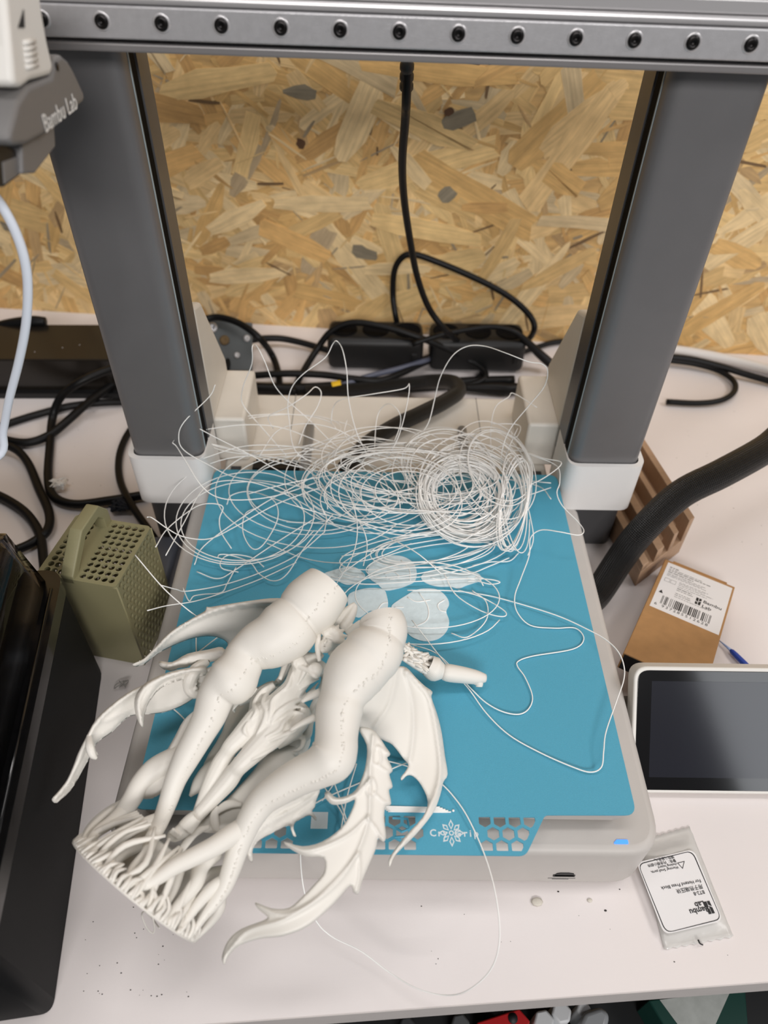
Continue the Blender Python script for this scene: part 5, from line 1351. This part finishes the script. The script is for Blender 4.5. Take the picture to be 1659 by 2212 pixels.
# plastic sachet
def film_mat():
    m = bpy.data.materials.new('milky_plastic_film'); m.use_nodes = True
    nt = m.node_tree; b = nt.nodes['Principled BSDF']; N = nt.nodes.new; Lk = nt.links.new
    b.inputs['Base Color'].default_value = (*lin((232, 230, 226)), 1); b.inputs['Roughness'].default_value = .18
    b.inputs['Alpha'].default_value = .62
    n_ = N('ShaderNodeTexNoise'); n_.inputs['Scale'].default_value = 160; bp = N('ShaderNodeBump'); bp.inputs['Strength'].default_value = .35; bp.inputs['Distance'].default_value = .001
    tc = N('ShaderNodeTexCoord'); Lk(tc.outputs['Object'], n_.inputs['Vector']); Lk(n_.outputs['Fac'], bp.inputs['Height']); Lk(bp.outputs[0], b.inputs['Normal'])
    return m
m_film = film_mat()
s_tl, s_tr, s_br, s_bl = P(1378, 1815, .002), P(1491, 1784, .002), P(1586, 2022, .002), P(1436, 2050, .002)
sac = thing('plastic_sachet', 'clear plastic sachet with a printed white card beside the printer corner', 'sachet', (s_tl + s_br) / 2 - Vector((0, 0, .002)))
v = []; f = []; NU, NV = 16, 26
for top in (1, 0):
    for j in range(NV + 1):
        for i in range(NU + 1):
            a, b = i / NU, j / NV
            p = s_tl.lerp(s_tr, a).lerp(s_bl.lerp(s_br, a), b)
            body_ = max(0, min(1, (min(b, 1 - b) - .07) / .1)) * math.sin(math.pi * a) ** .5
            crimp = .0004 * math.sin(b * 260) * (1 if min(b, 1 - b) < .1 else 0)
            zig = .0004 * (1 if i % 2 else -1) * (1 if j in (0, NV) else 0)
            wr = .0004 * noise.noise(p * 160)
            h = .0006 + ((.0034 * body_ + crimp + wr + .0004) if top else 0)
            dirb = (s_bl - s_tl).normalized()
            v.append(Vector((p.x, p.y, 0)) + dirb * zig + Vector((0, 0, max(.0003, h))))
n1 = (NU + 1) * (NV + 1)
for j in range(NV):
    for i in range(NU):
        k = j * (NU + 1) + i; f.append((k, k + NU + 1, k + NU + 2, k + 1)); f.append((k + n1, k + n1 + 1, k + n1 + NU + 2, k + n1 + NU + 1))
rim_ = [i for i in range(NU + 1)] + [j * (NU + 1) + NU for j in range(1, NV + 1)] + [NV * (NU + 1) + i for i in range(NU - 1, -1, -1)] + [j * (NU + 1) for j in range(NV - 1, 0, -1)]
for k in range(len(rim_)):
    a, b = rim_[k], rim_[(k + 1) % len(rim_)]; f.append((a, b, b + n1, a + n1))
part('pouch', mesh_from(v, f, smooth=True), m_film, sac)
# printed card face on the pouch: text reads from the far side
ux = (s_bl - s_br).normalized(); uy = (s_bl - s_tl); uy = (uy - ux * uy.dot(ux)).normalized()        # text right / text up
so = s_br.lerp(s_tr, .0) ; ZC = .0050
def sq(a, b): # a: along text right from the right-hand edge, b: from the far (top) end towards the viewer
    o = s_tr.lerp(s_br, .0)
    p = o + ux * a + uy * b
    return Vector((p.x, p.y, ZC))
Ls = (s_br - s_tr).length; Ws = (s_bl - s_br).length
def frame(e):
    c = [P(1378 + e, 1866 + e, ZC), P(1496 - e, 1837 + e, ZC), P(1559 - e, 1986 - e, ZC), P(1438 + e, 2016 - e, ZC)]
    # keep it a true parallelogram on the card
    return [(q.x, q.y) for q in c]
fo = rpoly(frame(0), .004, 6); fi = rpoly(frame(1.6), .0037, 6)
part('card', plate2d(rpoly(frame(-3), .004, 6), [], .0002, (0, 0, ZC - .0002)), m_lab, sac)
part('card_frame', plate2d(fo, [fi], .00008, (0, 0, ZC)), m_ink, sac, 'thin black rounded frame')
tdir = (P(1440, 1975, ZC) - P(1538, 1955, ZC)); 
tx = Vector((tdir.x, tdir.y, 0)).normalized(); ty = Vector((-tx.y, tx.x, 0))
def stext(s, size, px, py, bold=0.0):
    q = P(px, py, ZC + .0001); part('lettering', text_mesh(s, size, q, tx, ty, 'LEFT', .00003, bold=bold), m_ink, sac)
stext('Bambu', .0040, 1531, 1962, .00007); stext('Lab', .0046, 1523, 1956 - 0, .00007)
bpy.data.objects.remove([o for o in sac.children if o.name.startswith('lettering')][-1]); stext('Lab', .0040, 1522, 1951, .00007)
stext('BT2-8', .0026, 1522, 1926); stext('\u7528\u4e8e\u70ed\u7aef\u538b\u5757', .0026, 1518, 1914); stext('For Hotend Press Block', .0024, 1514, 1902)
stext('Warning! Small parts,', .0019, 1466, 1873); stext('choking hazard', .0019, 1463, 1866); stext('\u8b66\u544a\uff1a\u5185\u542b\u7ec6\u5c0f\u90e8\u4ef6', .0019, 1460, 1858); stext('\u614e\u9632\u513f\u7ae5\u541e\u5165\u3002', .0019, 1456, 1850)
def lg(q):
    o = P(1537, 1956, ZC + .0001)
    return MB().prism([o + tx * (a * .0034) + ty * (.0038 - b * .0062) for a, b in q], (0, 0, 0), (0, 0, .00005)).mesh(False)
logo(lg, m_ink, sac)
tri = [P(1479, 1860, ZC + .0001), P(1463, 1864, ZC + .0001), P(1475, 1877, ZC + .0001)]
ctr = (tri[0] + tri[1] + tri[2]) / 3
part('warning_triangle', plate2d([(p.x, p.y) for p in tri], [[((p - ctr) * .78 + ctr)[:2] for p in tri]], .00006, (0, 0, ZC + .0001)), m_ink, sac)
part('dark_wire', MB().tube([P(1508, 2030, .003), P(1512, 2038, .003), P(1518, 2041, .002)], .0004, 6, 3).mesh(), m_ink, sac)

# crumbs on the desk
m_crumb = M('dark_crumb', (52, 48, 46), .7); m_crumbw = M('pale_crumb', (206, 200, 188), .6)
def lump(name, px, py, r, m, lab, sc=(1, 1, .6), seed=1, n_=26, tube_=.0004):
    rr_ = random.Random(seed); b = MB(); c = P(px, py, r * .5)
    pts = [c + Vector((rr_.uniform(-1, 1) * r * sc[0], rr_.uniform(-1, 1) * r * sc[1], rr_.uniform(0, 1) * r * sc[2])) for _ in range(n_)]
    b.tube(pts, tube_, 6, 3)
    solo(name, b.mesh(), m, lab, 'debris')
lump('dark_fluff', 263, 1097, .0075, M('dark_blue_fluff', (30, 36, 48), .8), 'clump of dark blue fluff beside the left column foot', (1.2, .7, .7), 2, 60, .0008)
lump('filament_scrap', 124, 1050, .0080, m_fil, 'crumpled white filament scrap among the left cables', (1.1, .8, .6), 3, 34, .0005)
lump('filament_scrap', 262, 1478, .0050, m_gcable if False else M('clear_scrap', (150, 146, 142), .4), 'faint clear curl of filament below the basket', (1, .8, .3), 4, 16, .0003)
crumbs = [(1160, 1948, .0035, 0, 'pale glue flake in front of the printer'), (1274, 1945, .0016, 0, 'small tan sliver near the memory card slot'), (1308, 1967, .0008, 1, 'tiny dark crumb left of the sachet'), (1206, 1926, .0006, 1, 'tiny dark crumb below the printer base front')]
for px, py, r, dk, lb in crumbs:
    solo('crumb', MB().ball(P(px, py, r * .2), r, 8, 5, (1, .7, .25)).mesh(), m_crumb if dk else m_crumbw, lb, 'crumb')
sp_ = MB(); cr2 = random.Random(9)
for k in range(90):
    px, py = cr2.choice([(cr2.uniform(180, 420), cr2.uniform(1930, 2160)), (cr2.uniform(900, 1640), cr2.uniform(1920, 2110)), (cr2.uniform(1450, 1650), cr2.uniform(880, 1180)), (cr2.uniform(120, 280), cr2.uniform(880, 1050))])
    sp_.ball(P(px, py, .0001), cr2.uniform(.00015, .0004), 5, 4, (1.2, .8, .5))
solo('desk_specks', sp_.mesh(), m_crumb, 'scatter of tiny dark specks on the white desk', 'specks', kind='stuff')

# things on the shelf below the front edge of the desk
m_shelf = M('dark_shelf', (24, 26, 28), .6)
ZS = -.15
sh = solo('low_shelf', MB().box(-.6, .6, -.62, -.16, ZS - .02, ZS).mesh(False), m_shelf, 'dark low shelf under the front of the desk', 'shelf')
red = thing('red_bracket', 'red plastic bracket with a hole on the low shelf', 'bracket', P(1125, 2200, ZS))
rp = [P(1030, 2208, ZS + .034), P(1122, 2178, ZS + .034), P(1146, 2206, ZS + .034), P(1126, 2250, ZS + .034), P(1040, 2260, ZS + .034)]
part('body', bevel_mesh(MB().prism([(p.x, p.y, ZS) for p in rp], (0, 0, ZS), (0, 0, ZS + .034)).mesh(False), .001, 2), M('red_plastic', (176, 30, 34), .4), red)
c = P(1108, 2200, ZS + .0342); part('hole', MB().lathe([(.003, 0), (.003, .0004)], c, (0, 0, 1), 14).mesh(), m_ink, red)
hx_m = M('white_hex_plastic', (206, 208, 210), .45)
def hexcup(px, py, d, m, lab):
    c = P(px, py, ZS + .03); r = mmr(px, py, ZS + .03, d)
    t = thing('hex_cup', lab, 'cup', (c.x, c.y, ZS), 'hexagonal cups on the low shelf')
    part('body', bevel_mesh(MB().prism([Vector((c.x + r * math.cos(math.radians(60 * k + 10)), c.y + r * math.sin(math.radians(60 * k + 10)), ZS)) for k in range(6)], (0, 0, 0), (0, 0, .030)).mesh(False), .0015, 2), m, t)
hexcup(1176, 2206, 48, hx_m, 'white hexagonal cup next to the red bracket')
hexcup(1214, 2186, 46, hx_m, 'white hexagonal cup right of and behind the first white one')
hexcup(1075, 2178, 42, M('black_hex_plastic', (30, 32, 34), .4), 'black hexagonal cup behind the red bracket')
hexcup(1262, 2180, 34, hx_m, 'small white hexagonal cup touching the clear lid')
hexcup(995, 2212, 44, M('grey_hex_plastic', (84, 86, 88), .45), 'grey hexagonal cup left of the red bracket')
hexcup(880, 2216, 40, M('grey_hex_plastic2', (60, 62, 64), .45), 'dark grey hexagonal cup furthest left below the desk edge')
lidp = [P(1250, 2212, ZS + .035), P(1262, 2185, ZS + .035), P(1300, 2172, ZS + .035), P(1320, 2190, ZS + .035), P(1312, 2225, ZS + .035), P(1270, 2250, ZS + .035)]
solo('clear_lid', bevel_mesh(MB().prism([(p.x, p.y, ZS) for p in lidp], (0, 0, ZS), (0, 0, ZS + .035)).mesh(False), .006, 3), M('cloudy_plastic', (150, 153, 156), .3), 'cloudy rounded plastic lid on the low shelf', 'lid')
gb = thing('green_box', 'dark green box with a pale printed sheet on the low shelf', 'box', P(1500, 2190, ZS))
g4 = [P(1400, 2160, ZS + .03), P(1610, 2130, ZS + .03), P(1620, 2260, ZS + .03), P(1480, 2290, ZS + .03)]
part('body', bevel_mesh(MB().prism([(p.x, p.y, ZS) for p in g4], (0, 0, ZS), (0, 0, ZS + .03)).mesh(False), .001, 2), M('dark_green_card', (12, 60, 52), .5), gb)
g5 = [P(1425, 2160, ZS + .0301), P(1578, 2140, ZS + .0301), P(1540, 2225, ZS + .0301), P(1480, 2235, ZS + .0301)]
part('printed_sheet', MB().prism(g5, (0, 0, 0), (0, 0, .0003)).mesh(False), M('pale_sheet', (176, 180, 176), .6, var=.12, vscale=120), gb)
